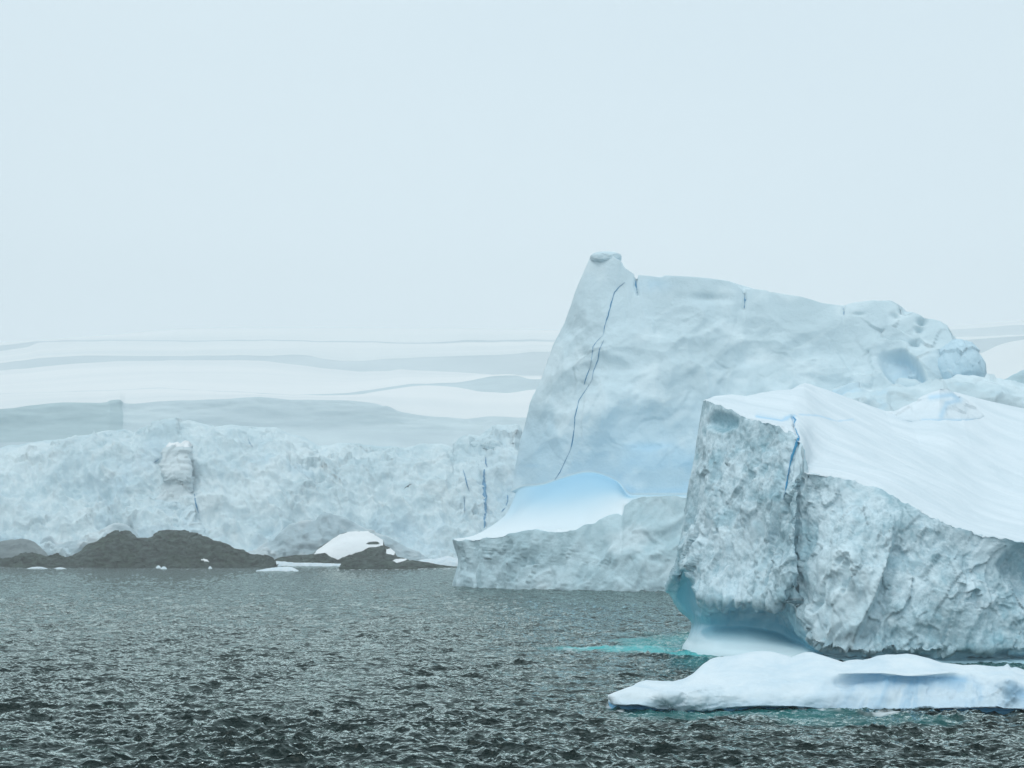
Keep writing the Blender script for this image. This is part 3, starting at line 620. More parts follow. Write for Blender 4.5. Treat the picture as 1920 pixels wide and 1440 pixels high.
def far_berg():
    top = thing('iceberg', 'tallest iceberg with pointed tower, thin blue cracks and smooth blue basin above grey foot', 'iceberg', loc=(45, 510, 0))
    # rows: 0 under, 1 waterline, 2 wall mid, 3 wall brink, 4 basin lip, 5 basin, 6 basin top, 7 tower low, 8 tower mid, 9 tower upper, 10 brink, 11 top back, 12 back, 13 back under
    def back(px, Y, zt): return [w(px, Y + 22, zt - 1), w(px, Y + 40, zt * 0.6), w(px, Y + 46, -4)]
    T = [
     [w(1010, 590, -3), w(1010, 590), w(1010, 590, 6), w(1010, 590, 12), w(1010, 590, 14), w(1010, 590, 20), w(1012, 590, 27), w(1012, 590, 30), w(1040, 590, 45), w(1080, 590, 65), w(1130, 590, 84), w(1135, 596, 80), w(1135, 602, 50), w(1135, 606, -4)],
     [w(868, 548, -3), w(868, 547), (872, 1050, 547), (866, 1013, 547), (900, 1005, 553), (962, 960, 560), (972, 912, 565), (970, 893, 565), (1000, 780, 566), (1054, 640, 567), (1112, 500, 568), (1125, 480, 572), w(1125, 590, 50), w(1125, 596, -4)],
     [w(846, 534, -3), (850, 1098, wY(1098)), (858, 1050, 530), (849, 1012, 528), (885, 1005, 537), (950, 962, 548), (966, 925, 553), (958, 893, 552), (985, 790, 552), (1040, 645, 553), (1107, 484, 554), (1118, 474, 562), w(1120, 590, 50), w(1120, 596, -4)],
     [w(880, 512, -3), w(880, 510), (882, 1055, 511), (884, 1012, 512), (908, 1002, 524), (965, 960, 543), (982, 915, 550), (980, 898, 546), (1005, 790, 547), (1056, 645, 548), (1114, 475, 549), (1122, 473, 560), w(1130, 590, 50), w(1130, 596, -4)],
     [w(940, 493, -3), w(940, 491), (940, 1058, 492), (940, 1005, 493), (955, 998, 505), (990, 950, 532), (1015, 911, 545), (1016, 897, 541), (1030, 790, 543), (1076, 645, 545), (1128, 474, 547), (1132, 475, 562), w(1140, 590, 50), w(1140, 596, -4)],
     [w(1010, 480, -3), w(1010, 478), (1010, 1060, 479), (1010, 997, 481), (1018, 988, 494), (1032, 945, 522), (1052, 899, 540), (1052, 886, 535), (1068, 790, 538), (1106, 645, 542), (1146, 479, 545), (1150, 481, 560), w(1155, 588, 50), w(1155, 594, -4)],
     [w(1085, 470, -3), w(1085, 468.5), (1085, 1060, 470), (1085, 993, 472), (1088, 982, 486), (1095, 935, 516), (1105, 887, 536), (1105, 872, 530), (1110, 780, 534), (1135, 645, 540), (1165, 490, 544), (1170, 502, 560), w(1175, 586, 50), w(1175, 592, -4)],
     [w(1150, 465, -3), w(1150, 463.5), (1150, 1058, 465), (1150, 967, 472), (1150, 955, 482), (1152, 925, 510), (1155, 903, 531), (1155, 888, 526), (1155, 775, 532), (1168, 645, 538), (1190, 516, 543), (1192, 518, 560), w(1195, 586, 45), w(1195, 592, -4)],
     [w(1180, 463, -3), w(1180, 461.5), (1180, 1056, 463), (1180, 939, 470), (1181, 936, 480), (1182, 934, 505), (1183, 929, 528), (1186, 900, 524), (1190, 772, 531), (1200, 645, 537), (1214, 517, 542), (1216, 519, 560), w(1220, 586, 45), w(1220, 592, -4)],
     [w(1235, 461, -3), w(1235, 459.5), (1235, 1054, 461), (1235, 931, 467), (1236, 930, 478), (1238, 929, 505), (1240, 926, 526), (1240, 895, 522), (1244, 768, 529), (1250, 645, 536), (1262, 519, 541), (1262, 521, 560), w(1265, 586, 45), w(1265, 592, -4)],
     [w(1340, 459, -3), w(1340, 458), (1340, 1052, 460), (1340, 936, 465), (1340, 934, 478), (1340, 930, 505), (1340, 925, 522), (1340, 890, 519), (1344, 765, 527), (1345, 645, 534), (1350, 524, 540), (1350, 526, 558), w(1350, 584, 42), w(1350, 590, -4)],
     [w(1440, 460, -3), w(1440, 459), (1440, 1052, 461), (1440, 940, 465), (1440, 936, 478), (1440, 930, 500), (1440, 920, 518), (1440, 885, 517), (1440, 762, 525), (1440, 650, 532), (1440, 547, 538), (1440, 549, 556), w(1440, 582, 40), w(1440, 588, -4)],
     [w(1560, 462, -3), w(1560, 461), (1560, 1052, 463), (1560, 940, 467), (1560, 936, 480), (1560, 925, 498), (1560, 905, 514), (1560, 870, 514), (1560, 757, 520), (1560, 660, 528), (1560, 571, 535), (1560, 573, 553), w(1560, 580, 36), w(1560, 586, -4)],
     [w(1660, 464, -3), w(1660, 463), (1660, 1052, 465), (1660, 935, 468), (1660, 925, 480), (1660, 905, 495), (1660, 880, 508), (1660, 850, 510), (1660, 752, 514), (1660, 665, 524), (1660, 566, 530), (1660, 568, 550), w(1660, 578, 34), w(1660, 584, -4)],
     [w(1735, 466, -3), w(1735, 465), (1735, 1050, 467), (1735, 930, 470), (1735, 915, 480), (1735, 890, 492), (1735, 860, 502), (1735, 830, 505), (1735, 738, 508), (1735, 665, 518), (1735, 595, 525), (1735, 597, 545), w(1735, 574, 32), w(1735, 580, -4)],
     [w(1790, 470, -3), w(1790, 469), (1790, 1050, 471), (1790, 925, 474), (1790, 910, 482), (1790, 880, 492), (1790, 850, 502), (1792, 820, 506), (1792, 735, 509), (1790, 668, 516), (1775, 610, 524), (1772, 611, 542), w(1770, 572, 32), w(1770, 578, -4)],
     [w(1840, 490, -3), w(1840, 490), (1835, 1048, 491), (1832, 920, 494), (1830, 905, 500), (1825, 875, 506), (1815, 845, 512), (1808, 820, 516), (1800, 735, 522), (1792, 668, 528), (1786, 635, 534), (1780, 634, 546), w(1775, 574, 30), w(1775, 580, -4)],
     [w(1860, 560, -3), w(1860, 560), w(1860, 560, 8), w(1856, 560, 14), w(1850, 560, 18), w(1845, 560, 24), w(1838, 560, 28), w(1830, 560, 34), w(1815, 560, 46), w(1800, 560, 56), w(1790, 560, 62), w(1785, 566, 60), w(1780, 574, 30), w(1780, 580, -4)],
    ]
    for i_, col_ in enumerate(T):
        if i_ >= 8:
            x_, y_, Y_ = col_[6]; col_[6] = (x_, max(y_, 931), Y_)
            x_, _, _ = col_[7]; col_[7] = (x_, max(y_, 931) - 3, Y_ + 0.1)
        elif i_ >= 2:
            x_, y_, _ = col_[7]; col_[7] = (x_, col_[6][1] - 3, col_[6][2] + 0.15)
    W, u, v = loft(T, 0.42, coarse_cols=(0, 16), coarse_rows=(0, 11, 12), sharp_rows=(3, 7, 10), snap={10: TOWER_TOP, 3: WALL_TOP}, maxn=200)
    nu, nv = len(u), len(v)
    N = normals(W).reshape(-1, 3); c = W.reshape(-1, 3)
    if N.reshape(nu, nv, 3)[:, at(v, 2), 1].mean() > 0: N = -N
    U, Vv = [a.ravel() for a in np.meshgrid(u, v, indexing='ij')]
    px, py = proj(c)
    wallm = rowval(Vv, [0.3, 0.6, 1, 0.35, 0, 0, 0, 0, 0, 0, 0, 0, 0, 0]) * sstep(1.0, 2.8, U)
    smooth_l = 1 - sstep(2.0, 3.0, U)
    towm = rowval(Vv, [0, 0, 0, 0, 0, 0.0, 0, 0.03, 1, 1, 0.25, 0.1, 1, 1])
    lean = np.array([[0.8, 0, -0.6], [0, 1, 0], [0.6, 0, 0.8]])
    q = warp((c @ lean.T) * np.array([0.28, 0.3, 0.11]), 0.35, 0.9, 101)
    f1, _ = facet(q, 102); f2, _ = facet(q * 2.7, 103)
    qd = warp((c @ lean.T) * np.array([0.14, 0.12, 0.06]), 0.5, 1.0, 106)
    fd, _ = facet(qd * 0.9, 108); fd2, _ = facet(qd * 2.6, 109)
    d = wallm * (fd * 0.9 + fd2 * 0.45 + f2 * 0.2 + (scallop(qd * 1.5, 110) - 0.3) * 1.6 + fbm(qd, 4, 0.5, seed=104) * 1.8 + fbm(qd * 1.5, 3, seed=107, ridge=True) * 0.9 + fbm(c * 0.06, 3, seed=105) * 3.0)
    # soft dents and swellings of the tower
    qw = warp(c * np.array([0.05, 0.05, 0.06]) @ lean.T, 0.35, 0.9, 111)
    dent = fbm(qw, 4, 0.42, seed=112)
    dr = fbm(qw * 0.7 + 5, 3, 0.4, seed=113, ridge=True)
    edge = (0.35 + 0.65 * sstep(2.0, 5.0, U)) * (1 - 0.6 * sstep(9.2, 10, Vv))
    qs1 = warp((c @ lean.T) * np.array([0.055, 0.06, 0.045]), 0.5, 0.8, 116); sc1 = scallop(qs1, 117) - 0.3; sc2 = scallop(qs1 * 2.3, 118) - 0.3
    ft1, _ = facet(qs1 * 0.8, 119); ft2, _ = facet(qs1 * 2.2, 122)
    d += towm * edge * (ft1 * 0.5 + ft2 * 0.25 + sc1 * 4.5 + sc2 * 1.3 + dent * 3.6 + dr * 1.6 + fbm(c * 0.3, 4, seed=115) * 0.35)
    # scalloped hollows under the brink at the right half
    f3, _ = facet(warp(c * 0.11, 0.4, 0.8, 120), 121)
    rr = sstep(1600, 1680, px) * sstep(760, 700, py)
    d += towm * rr * f3 * 2.6
    # cave
    cave = polydist(px, py, [(1640, 668), (1655, 660), (1690, 655), (1702, 662), (1722, 680), (1736, 700), (1747, 722), (1735, 724), (1718, 716), (1700, 714), (1675, 716), (1655, 700)])
    tower = (Vv > 7)
    d -= tower * 6.0 * sstep(-3, 12, cave) * sstep(1632, 1700, px)
    for hx, hy, rx, ry, dep in ((1728, 602, 9, 5, 2.5), (1722, 616, 8, 5, 2.0), (1712, 640, 10, 5, 2.5), (1678, 593, 8, 5, 1.5), (1695, 584, 10, 5, 2.0), (1610, 590, 10, 3, 0.8), (1330, 560, 40, 8, 1.2)):
        d -= tower * dep * np.exp(-((px - hx) / rx) ** 2 - ((py - hy) / ry) ** 2)
    # grooves
    for ln, wd, dep in (([(1193, 517), (1191, 535), (1195, 552)], 2.2, 1.2), ([(1395, 546), (1397, 560), (1394, 578)], 2.0, 1.0), ([(1582, 576), (1582, 590)], 2.0, 0.9)):
        d -= tower * dep * np.exp(-(linedist(px, py, ln) / wd) ** 2)
    Wd = c + N * d[:, None]
    # colour fields
    bas = np.exp(-((Vv - 6.0) / 0.9) ** 2) * (Vv < 7.02)
    bluem = 0.68 * np.exp(-((Vv - 5.8) / 0.9) ** 2) * (0.4 + 0.6 * sstep(2.3, 4.5, U)) * (1 - sstep(1165, 1195, px)) * (1 - sstep(6.05, 6.5, Vv))
    nb = fbm(c * np.array([0.03, 0.03, 0.08]), 4, seed=131)
    tb = 0.75 * sstep(770, 925, py) * sstep(1100, 1200, px) * sstep(-0.6, 0.2, nb) + 0.4 * np.exp(-((py - 873) / 8) ** 2 - ((px - 1000) / 40) ** 2) + 0.4 * np.exp(-((py - 838) / 10) ** 2 - ((px - 1220) / 45) ** 2)
    tb = tb + 0.35 * np.exp(-((px - 1225) / 30) ** 2 - ((py - 535) / 12) ** 2)
    tb = np.maximum(tb, 0.32 * sstep(-2, 10, cave) * sstep(1632, 1690, px))  # shading inside the cave tinted into the colour
    tb = np.maximum(tb, 0.25 * sstep(700, 850, py))
    blue = np.where(Vv < 7.02, bluem, np.clip(tb, 0, 1))
    n3 = fbm(c * 0.07, 5, seed=133)
    crust_or_shade = np.where((Vv > 3) & (Vv < 5.4), (1 - sstep(4.0, 5.4, Vv)) * (1 - 0.8 * sstep(1170, 1190, px)), 0)
    crust_or_shade = np.where(Vv >= 7, 0.55 * sstep(0.1, 0.4, n3 + 0.12 * sstep(600, 700, py)), crust_or_shade)
    crust_or_shade = np.where(Vv < 3, 0.45 * sstep(0.1, 0.4, n3), crust_or_shade)
    attrs = {'blue': blue, 'crust_or_shade': crust_or_shade}
    j3, j7 = at(v, 3), at(v, 7)
    fl = lambda Q: Q[:, ::-1]
    Qa, Qb, Qc = quads(nu, nv, j0=0, j1=j3), quads(nu, nv, j0=j3, j1=j7), quads(nu, nv, j0=j7)
    meshobj('grey_foot_wall', Wd, fl(Qa), M_wall, top, attrs)
    meshobj('blue_basin', Wd, fl(Qb), M_basin, top, attrs)
    meshobj('tower_wall', Wd, fl(Qc), M_tower, top, attrs)
    bvh = bvh_of(Wd.reshape(nu, nv, 3), np.concatenate([Qb, Qc]))
    CK = [([(1172, 529), (1162, 537), (1152, 548), (1147, 565), (1140, 592), (1134, 610), (1131, 628)], 2.6, 'upper reach of the thin blue crack on the tower'),
          ([(1131, 628), (1119, 640), (1112, 650), (1109, 675), (1106, 690)], 1.5, 'faint left branch of the tower crack'),
          ([(1106, 690), (1100, 705), (1095, 722)], 2.8, 'dark left branch of the tower crack'),
          ([(1132, 638), (1124, 655), (1121, 675), (1113, 695), (1110, 712)], 2.2, 'right branch of the tower crack'),
          ([(1110, 712), (1098, 732), (1086, 750), (1078, 780), (1076, 812)], 2.2, 'middle reach of the thin blue crack on the tower'),
          ([(1076, 806), (1074, 825), (1070, 842)], 3.4, 'dark slot low on the tower crack'),
          ([(1070, 842), (1058, 868), (1050, 885), (1040, 900)], 1.4, 'fading lower end of the tower crack')]
    for i, (ln, wd, lb) in enumerate(CK): sliver('ice_crack', bvh, ln, wd, M_crack_far, top, 0.12, 20 + i, label=lb)
    sliver('ice_crack', bvh, [(1193, 519), (1191, 533), (1194, 542), (1196, 552)], 6, M_crack_far, top, 0.1, 31, label='short blue slot below the notch right of the tower tip')
    sliver('ice_crack', bvh, [(1396, 549), (1397, 562), (1395, 578)], 4, M_crack_far, top, 0.1, 32, label='short blue slot below the notch in mid brink')
    sliver('ice_crack', bvh, [(1582, 577), (1582, 590)], 3, M_crack_far, top, 0.1, 33, label='small blue slot at the third notch')
    # blocks at the right shoulder
    blob('ice_shoulder', P(1800, 694, 517), (6.3, 9, 8.0), 141, M_tower, top, 0.13, blue=0.25, box=1.0, n=90, label='rounded bluish shoulder at the right end of the tower wall')
    blob('ice_knob', P(1136, 485, 549.8), (4.5, 5, 1.75), 145, M_tower, top, 0.05, box=0.7, label='grey knob capping the tower tip')
    # pale hummocks in front of the tower, seen over the near berg
    ridge_strip(top)
    return top
def blob(name, centre, rad, seed, mat, parent, rough=0.3, blue=0.0, n=70, label=None, box=0.75):
    th = np.linspace(0, math.pi, n); ph = np.linspace(0, 2 * math.pi, 2 * n)
    A, B = np.meshgrid(ph, th, indexing='ij')
    d = np.stack([np.sin(B) * np.cos(A), np.sin(B) * np.sin(A), np.cos(B)], -1).reshape(-1, 3)
    ff, _ = facet(warp(d * 1.3 + seed * 3.1, 0.3, 1.2, seed), seed); f2, _ = facet(d * 3.1 + seed, seed + 1)
    r = 1 + rough * (ff * 0.9 + f2 * 0.25 + 0.8 * fbm(d * 1.5 + seed, 4, seed=seed))
    V = np.array(centre) + np.sign(d) * np.abs(d) ** box * r[:, None] * np.array(rad)
    o = meshobj(name, V, quads(2 * n, n), mat, parent, {'blue': np.full(len(V), blue), 'crust_or_shade': np.zeros(len(V)), 'snow': np.zeros(len(V))})
    if label: o['label'] = label
    return o
def ridge_strip(parent):
    xs = [1480, 1540, 1600, 1640, 1690, 1740, 1800, 1850, 1900, 1960, 2040]
    cr_ = [775, 748, 728, 738, 727, 722, 716, 712, 722, 730, 745]
    T = []
    for x, y in zip(xs, cr_):
        T.append([(x, 1010, 468), (x, 905, 476), (x, 845, 480), (x, y + 50, 484), (x, y + 15, 488), (x, y, 497), (x, y + 6, 506), (x, y + 60, 512)])
    W, u, v = loft(T, 0.6)
    nu, nv = len(u), len(v); N = normals(W).reshape(-1, 3); c = W.reshape(-1, 3)
    if N[:, 2].mean() < 0: N = -N
    d = fbm(c * np.array([0.09, 0.09, 0.16]), 5, seed=151) * 3.2 + facet(warp(c * 0.09, 0.5, 1, 152), 153)[0] * 1.8
    Wd = c + N * d[:, None]
    nb = fbm(c * 0.08, 4, seed=154)
    meshobj('hummocky_shelf', Wd, quads(nu, nv)[:, ::-1], M_tower, parent, {'blue': 0.35 * sstep(0.1, 0.4, nb), 'crust_or_shade': 0.6 * sstep(-0.1, 0.4, -nb)})
far_berg()

# ------------------------------------------------------------------ low white floe in front
FLOE_TOP = [(1140, 1303), (1150, 1299), (1168, 1295), (1185, 1287), (1197, 1279), (1212, 1275), (1235, 1277), (1262, 1279), (1282, 1274), (1300, 1263), (1318, 1246), (1332, 1236), (1345, 1232), (1375, 1229), (1400, 1224), (1430, 1220),
            (1450, 1222), (1468, 1227), (1484, 1232), (1496, 1227), (1510, 1223), (1524, 1223), (1545, 1229), (1565, 1236), (1580, 1241), (1592, 1238), (1606, 1237), (1618, 1238), (1630, 1235), (1645, 1229), (1662, 1227), (1680, 1228), (1700, 1226),
            (1718, 1228), (1740, 1234), (1765, 1243), (1790, 1245), (1805, 1247), (1830, 1246), (1868, 1250), (1882, 1249), (1889, 1244), (1896, 1252), (1904, 1250), (1914, 1253), (1925, 1257), (1990, 1262)]
def floe():
    top = thing('ice_floe', 'low smooth white ice floe in front with blue fluted flank and dark blue waterline', 'ice floe', loc=(20, 124, 0))
    # rows 0 under, 1 waterline, 2 undercut, 3 lip, 4 flank, 5 under-brow, 6 brow, 7 shoulder, 8 crest, 9 back, 10 back water
    T = [
     [w(1142, 124, -1), w(1142, 124), w(1141, 124, .15), w(1140, 124, .3), w(1140, 124, .4), w(1140, 124, .5), w(1140, 124.2, .55), w(1140, 124.4, .6), (1140, 1303, 124.6), w(1141, 125, .4), w(1142, 125.2, -1)],
     [w(1165, 121.5, -1), w(1165, 121.3), (1163, 1322, 121.3), (1158, 1316, 120.7), (1156, 1311, 120.8), (1156, 1307, 121), (1158, 1303, 121.8), (1160, 1300, 123), (1163, 1297, 124.6), w(1165, 126.5, .6), w(1165, 127.5, -1)],
     [w(1200, 121, -1), w(1200, 120.6), (1200, 1322, 120.8), (1200, 1313, 119.7), (1200, 1306, 120), (1200, 1298, 120.5), (1200, 1292, 121.6), (1200, 1286, 123.5), (1200, 1279, 126), w(1200, 129, .9), w(1200, 130.5, -1)],
     [w(1250, 121, -1), w(1250, 120.3), (1250, 1326, 120.2), (1250, 1319, 119.2), (1250, 1308, 119.8), (1250, 1300, 120.5), (1250, 1294, 121.6), (1250, 1287, 123.5), (1250, 1278, 126.5), w(1250, 130, .9), w(1250, 131.5, -1)],
     [w(1305, 121, -1), w(1305, 120.3), (1305, 1326, 120.4), (1305, 1320, 119.4), (1305, 1308, 120.0), (1305, 1296, 121), (1305, 1286, 122.3), (1305, 1275, 124.2), (1305, 1260, 127), w(1305, 131, 1.2), w(1305, 133, -1)],
     [w(1355, 121, -1), w(1355, 120.8), (1355, 1325, 121.0), (1355, 1318, 119.8), (1355, 1306, 120.4), (1355, 1290, 121.6), (1355, 1274, 123.2), (1355, 1256, 125.5), (1355, 1231, 128.5), w(1355, 133, 1.5), w(1355, 135, -1)],
     [w(1425, 121, -1), w(1425, 120.8), (1425, 1325, 121.1), (1425, 1317, 119.8), (1425, 1306, 120.3), (1425, 1288, 121.6), (1425, 1268, 123.4), (1425, 1247, 126), (1425, 1221, 129), w(1425, 134, 1.6), w(1425, 136, -1)],
     [w(1484, 121, -1), w(1484, 120.8), (1484, 1325, 121.1), (1484, 1317, 119.8), (1484, 1306, 120.3), (1484, 1290, 121.4), (1484, 1272, 123.0), (1484, 1252, 125.5), (1484, 1232, 128.5), w(1484, 133, 1.5), w(1484, 135, -1)],
     [w(1535, 121, -1), w(1535, 120.9), (1535, 1325, 121.2), (1535, 1318, 120.1), (1535, 1304, 120.7), (1535, 1286, 121.8), (1535, 1266, 123.4), (1535, 1246, 125.6), (1535, 1225, 128), w(1535, 133, 1.5), w(1535, 135, -1)],
     [w(1590, 121, -1), w(1590, 120.9), (1590, 1325, 121.2), (1590, 1319, 120.4), (1590, 1300, 121.4), (1590, 1276, 123.2), (1590, 1262, 123.0), (1590, 1254, 124.8), (1590, 1239, 128), w(1590, 133, 1.4), w(1590, 135, -1)],
     [w(1650, 121, -1), w(1650, 120.9), (1650, 1326, 121.2), (1650, 1320, 120.4), (1650, 1300, 121.8), (1650, 1268, 124.2), (1650, 1262, 122.3), (1650, 1252, 123.6), (1650, 1228, 128), w(1650, 133, 1.5), w(1650, 135, -1)],
     [w(1705, 121, -1), w(1705, 120.9), (1705, 1328, 121.2), (1705, 1322, 120.4), (1705, 1304, 121.8), (1705, 1272, 124.2), (1705, 1267, 121.9), (1705, 1256, 123.6), (1705, 1226, 128), w(1705, 133, 1.5), w(1705, 135, -1)],
     [w(1765, 120.8, -1), w(1765, 120.6), (1765, 1329, 121.0), (1765, 1324, 120.2), (1765, 1304, 121.6), (1765, 1270, 123.9), (1765, 1263, 122.2), (1765, 1255, 123.8), (1765, 1243, 127), w(1765, 133, 1.3), w(1765, 135, -1)],
     [w(1815, 120.4, -1), w(1815, 120.2), (1815, 1332, 120.7), (1815, 1325, 119.6), (1815, 1304, 120.8), (1815, 1274, 122.8), (1815, 1260, 123.3), (1815, 1254, 124.6), (1815, 1246.5, 127), w(1815, 132, 1.2), w(1815, 134, -1)],
     [w(1860, 119.9, -1), w(1860, 119.6), (1860, 1336, 120.3), (1860, 1328, 119.0), (1860, 1306, 119.6), (1860, 1280, 120.8), (1860, 1268, 122.2), (1860, 1258, 124.2), (1860, 1249, 127), w(1860, 132, 1.2), w(1860, 134, -1)],
     [w(1888, 119.7, -1), w(1888, 119.4), (1888, 1340, 120.0), (1888, 1333, 118.7), (1888, 1308, 118.8), (1888, 1276, 119.0), (1888, 1266, 121.8), (1888, 1256, 124), (1888, 1244.5, 127), w(1888, 132, 1.2), w(1888, 134, -1)],
     [w(1930, 119.7, -1), w(1930, 119.4), (1930, 1340, 120.0), (1930, 1332, 118.9), (1930, 1310, 119.4), (1930, 1288, 120.2), (1930, 1276, 121.8), (1930, 1266, 124), (1930, 1257, 127), w(1930, 132, 1.1), w(1930, 134, -1)],
     [w(2050, 120.5, -1), w(2050, 120.2), w(2050, 120.6, .15), w(2050, 119.6, .4), w(2050, 120, .8), w(2050, 121, 1.2), w(2050, 122.5, 1.5), w(2050, 124, 1.7), w(2050, 126.5, 1.8), w(2050, 131, 1), w(2050, 133, -1)],
     [w(2150, 124.5, -1), w(2150, 124.5), w(2150, 124.6, .1), w(2150, 124.5, .2), w(2150, 124.6, .3), w(2150, 124.8, .4), w(2150, 125, .5), w(2150, 125.3, .5), w(2150, 126, .5), w(2150, 127, .4), w(2150, 128, -1)],
    ]
    for k_ in (9, 10, 11, 12):
        a_, b_ = T[k_][5], T[k_][6]
        T[k_][5] = (a_[0], a_[1] + 2, b_[2] + 0.45); T[k_][4] = (T[k_][4][0], T[k_][4][1], 121.6)
    for k_, gap in enumerate((0, 9, 10, 1.5, 1.5, 4, 8, 7, 3, 1, 1, 2, 4, 6, 8, 6, 6)):
        if k_ == 0: continue
        x_, y1_, Y1_ = T[k_][1]
        T[k_][2] = (x_, y1_ - gap * 0.6, Y1_ + 0.12 * gap / 8)
        T[k_][3] = (T[k_][3][0], y1_ - gap, Y1_ - 0.9 * gap / 8)
    W, u, v = loft(T, 0.07, coarse_cols=(16, 17), coarse_rows=(9,), sharp_rows=(3,), snap={8: FLOE_TOP}, maxn=120)
    nu, nv = len(u), len(v); N = normals(W).reshape(-1, 3); c = W.reshape(-1, 3)
    if N.reshape(nu, nv, 3)[:, at(v, 4), 1].mean() > 0: N = -N
    U, Vv = [a.ravel() for a in np.meshgrid(u, v, indexing='ij')]
    px, py = proj(c)
    flank = np.exp(-((Vv - 3.9) / 1.1) ** 2)
    fluteR = sstep(1520, 1600, px) * (1 - sstep(1700, 1760, px)) + sstep(1780, 1820, px) * (1 - sstep(1870, 1900, px))
    lean = np.stack([c[:, 0] * 1.7 - c[:, 2] * 0.9, c[:, 1] * 0.3, c[:, 2] * 0.3], 1)
    fl_ = fbm(warp(lean, 0.3, 0.6, 202), 4, 0.6, seed=201) * (0.5 + 0.9 * sstep(-0.3, 0.3, fbm(c * 0.5, 2, seed=204)))
    d = flank * fluteR * fl_ * 0.20
    lump_ = sstep(1180, 1240, px) * (1 - sstep(1345, 1375, px)) + sstep(1690, 1740, px)
    f1, _ = facet(warp(c * np.array([0.9, 0.9, 1.3]), 0.4, 1, 205), 206)
    d += flank * np.clip(lump_, 0, 1) * (f1 * 0.16 + fbm(c * 1.1, 4, seed=207) * 0.28)
    d += rowval(Vv, [0, 0, .1, .4, 1, 1, .6, .5, .15, 0, 0]) * fbm(c * 0.36, 3, seed=203) * 0.60
    d += rowval(Vv, [0, .2, 1, 1, .3, 0, 0, 0, 0, 0, 0]) * fbm(c * np.array([1.3, 1.3, 2]), 4, seed=208) * 0.16
    Wd = c + N * d[:, None]
    uf = rowval(Vv, [1, 1, 1, 0.25, 0, 0, 0, 0, 0, 0, 0])
    brow = np.exp(-((Vv - 5.0) / 0.55) ** 2) * sstep(1560, 1640, px) * (1 - sstep(1790, 1840, px))  # blue shadow below the brow, painted in
    streak = flank * fluteR * sstep(-0.1, 0.25, fl_) * 0.4
    blue = np.clip(uf * 1.0 + brow * 0.65 + streak * 0.7 + 0.14 * flank * sstep(1480, 1600, px) + 0.45 * sstep(1870, 1895, px) * np.exp(-((Vv - 4.4) / 0.7) ** 2), 0, 1)  # ice blue plus painted soft shading on flank and waterline
    crust_or_shade = np.clip(0.5 * np.exp(-((Vv - 5.75) / 0.3) ** 2) * sstep(1600, 1630, px) * (1 - sstep(1780, 1830, px)) + 0.35 * flank * sstep(0.05, 0.3, -fl_) * fluteR + 0.25 * flank * (1 - sstep(1350, 1380, px)), 0, 1)  # grey shade painted on the brow's underside, in flutes and on lower left lumps
    js = at(v, 2.9)
    Qa, Qb = quads(nu, nv, j0=0, j1=js)[:, ::-1], quads(nu, nv, j0=js)[:, ::-1]
    meshobj('waterline_undercut', Wd, Qa, M_floe, top, {'blue': blue, 'crust_or_shade': crust_or_shade})
    meshobj('snow_body', Wd, Qb, M_floe, top, {'blue': blue, 'crust_or_shade': crust_or_shade})
floe()

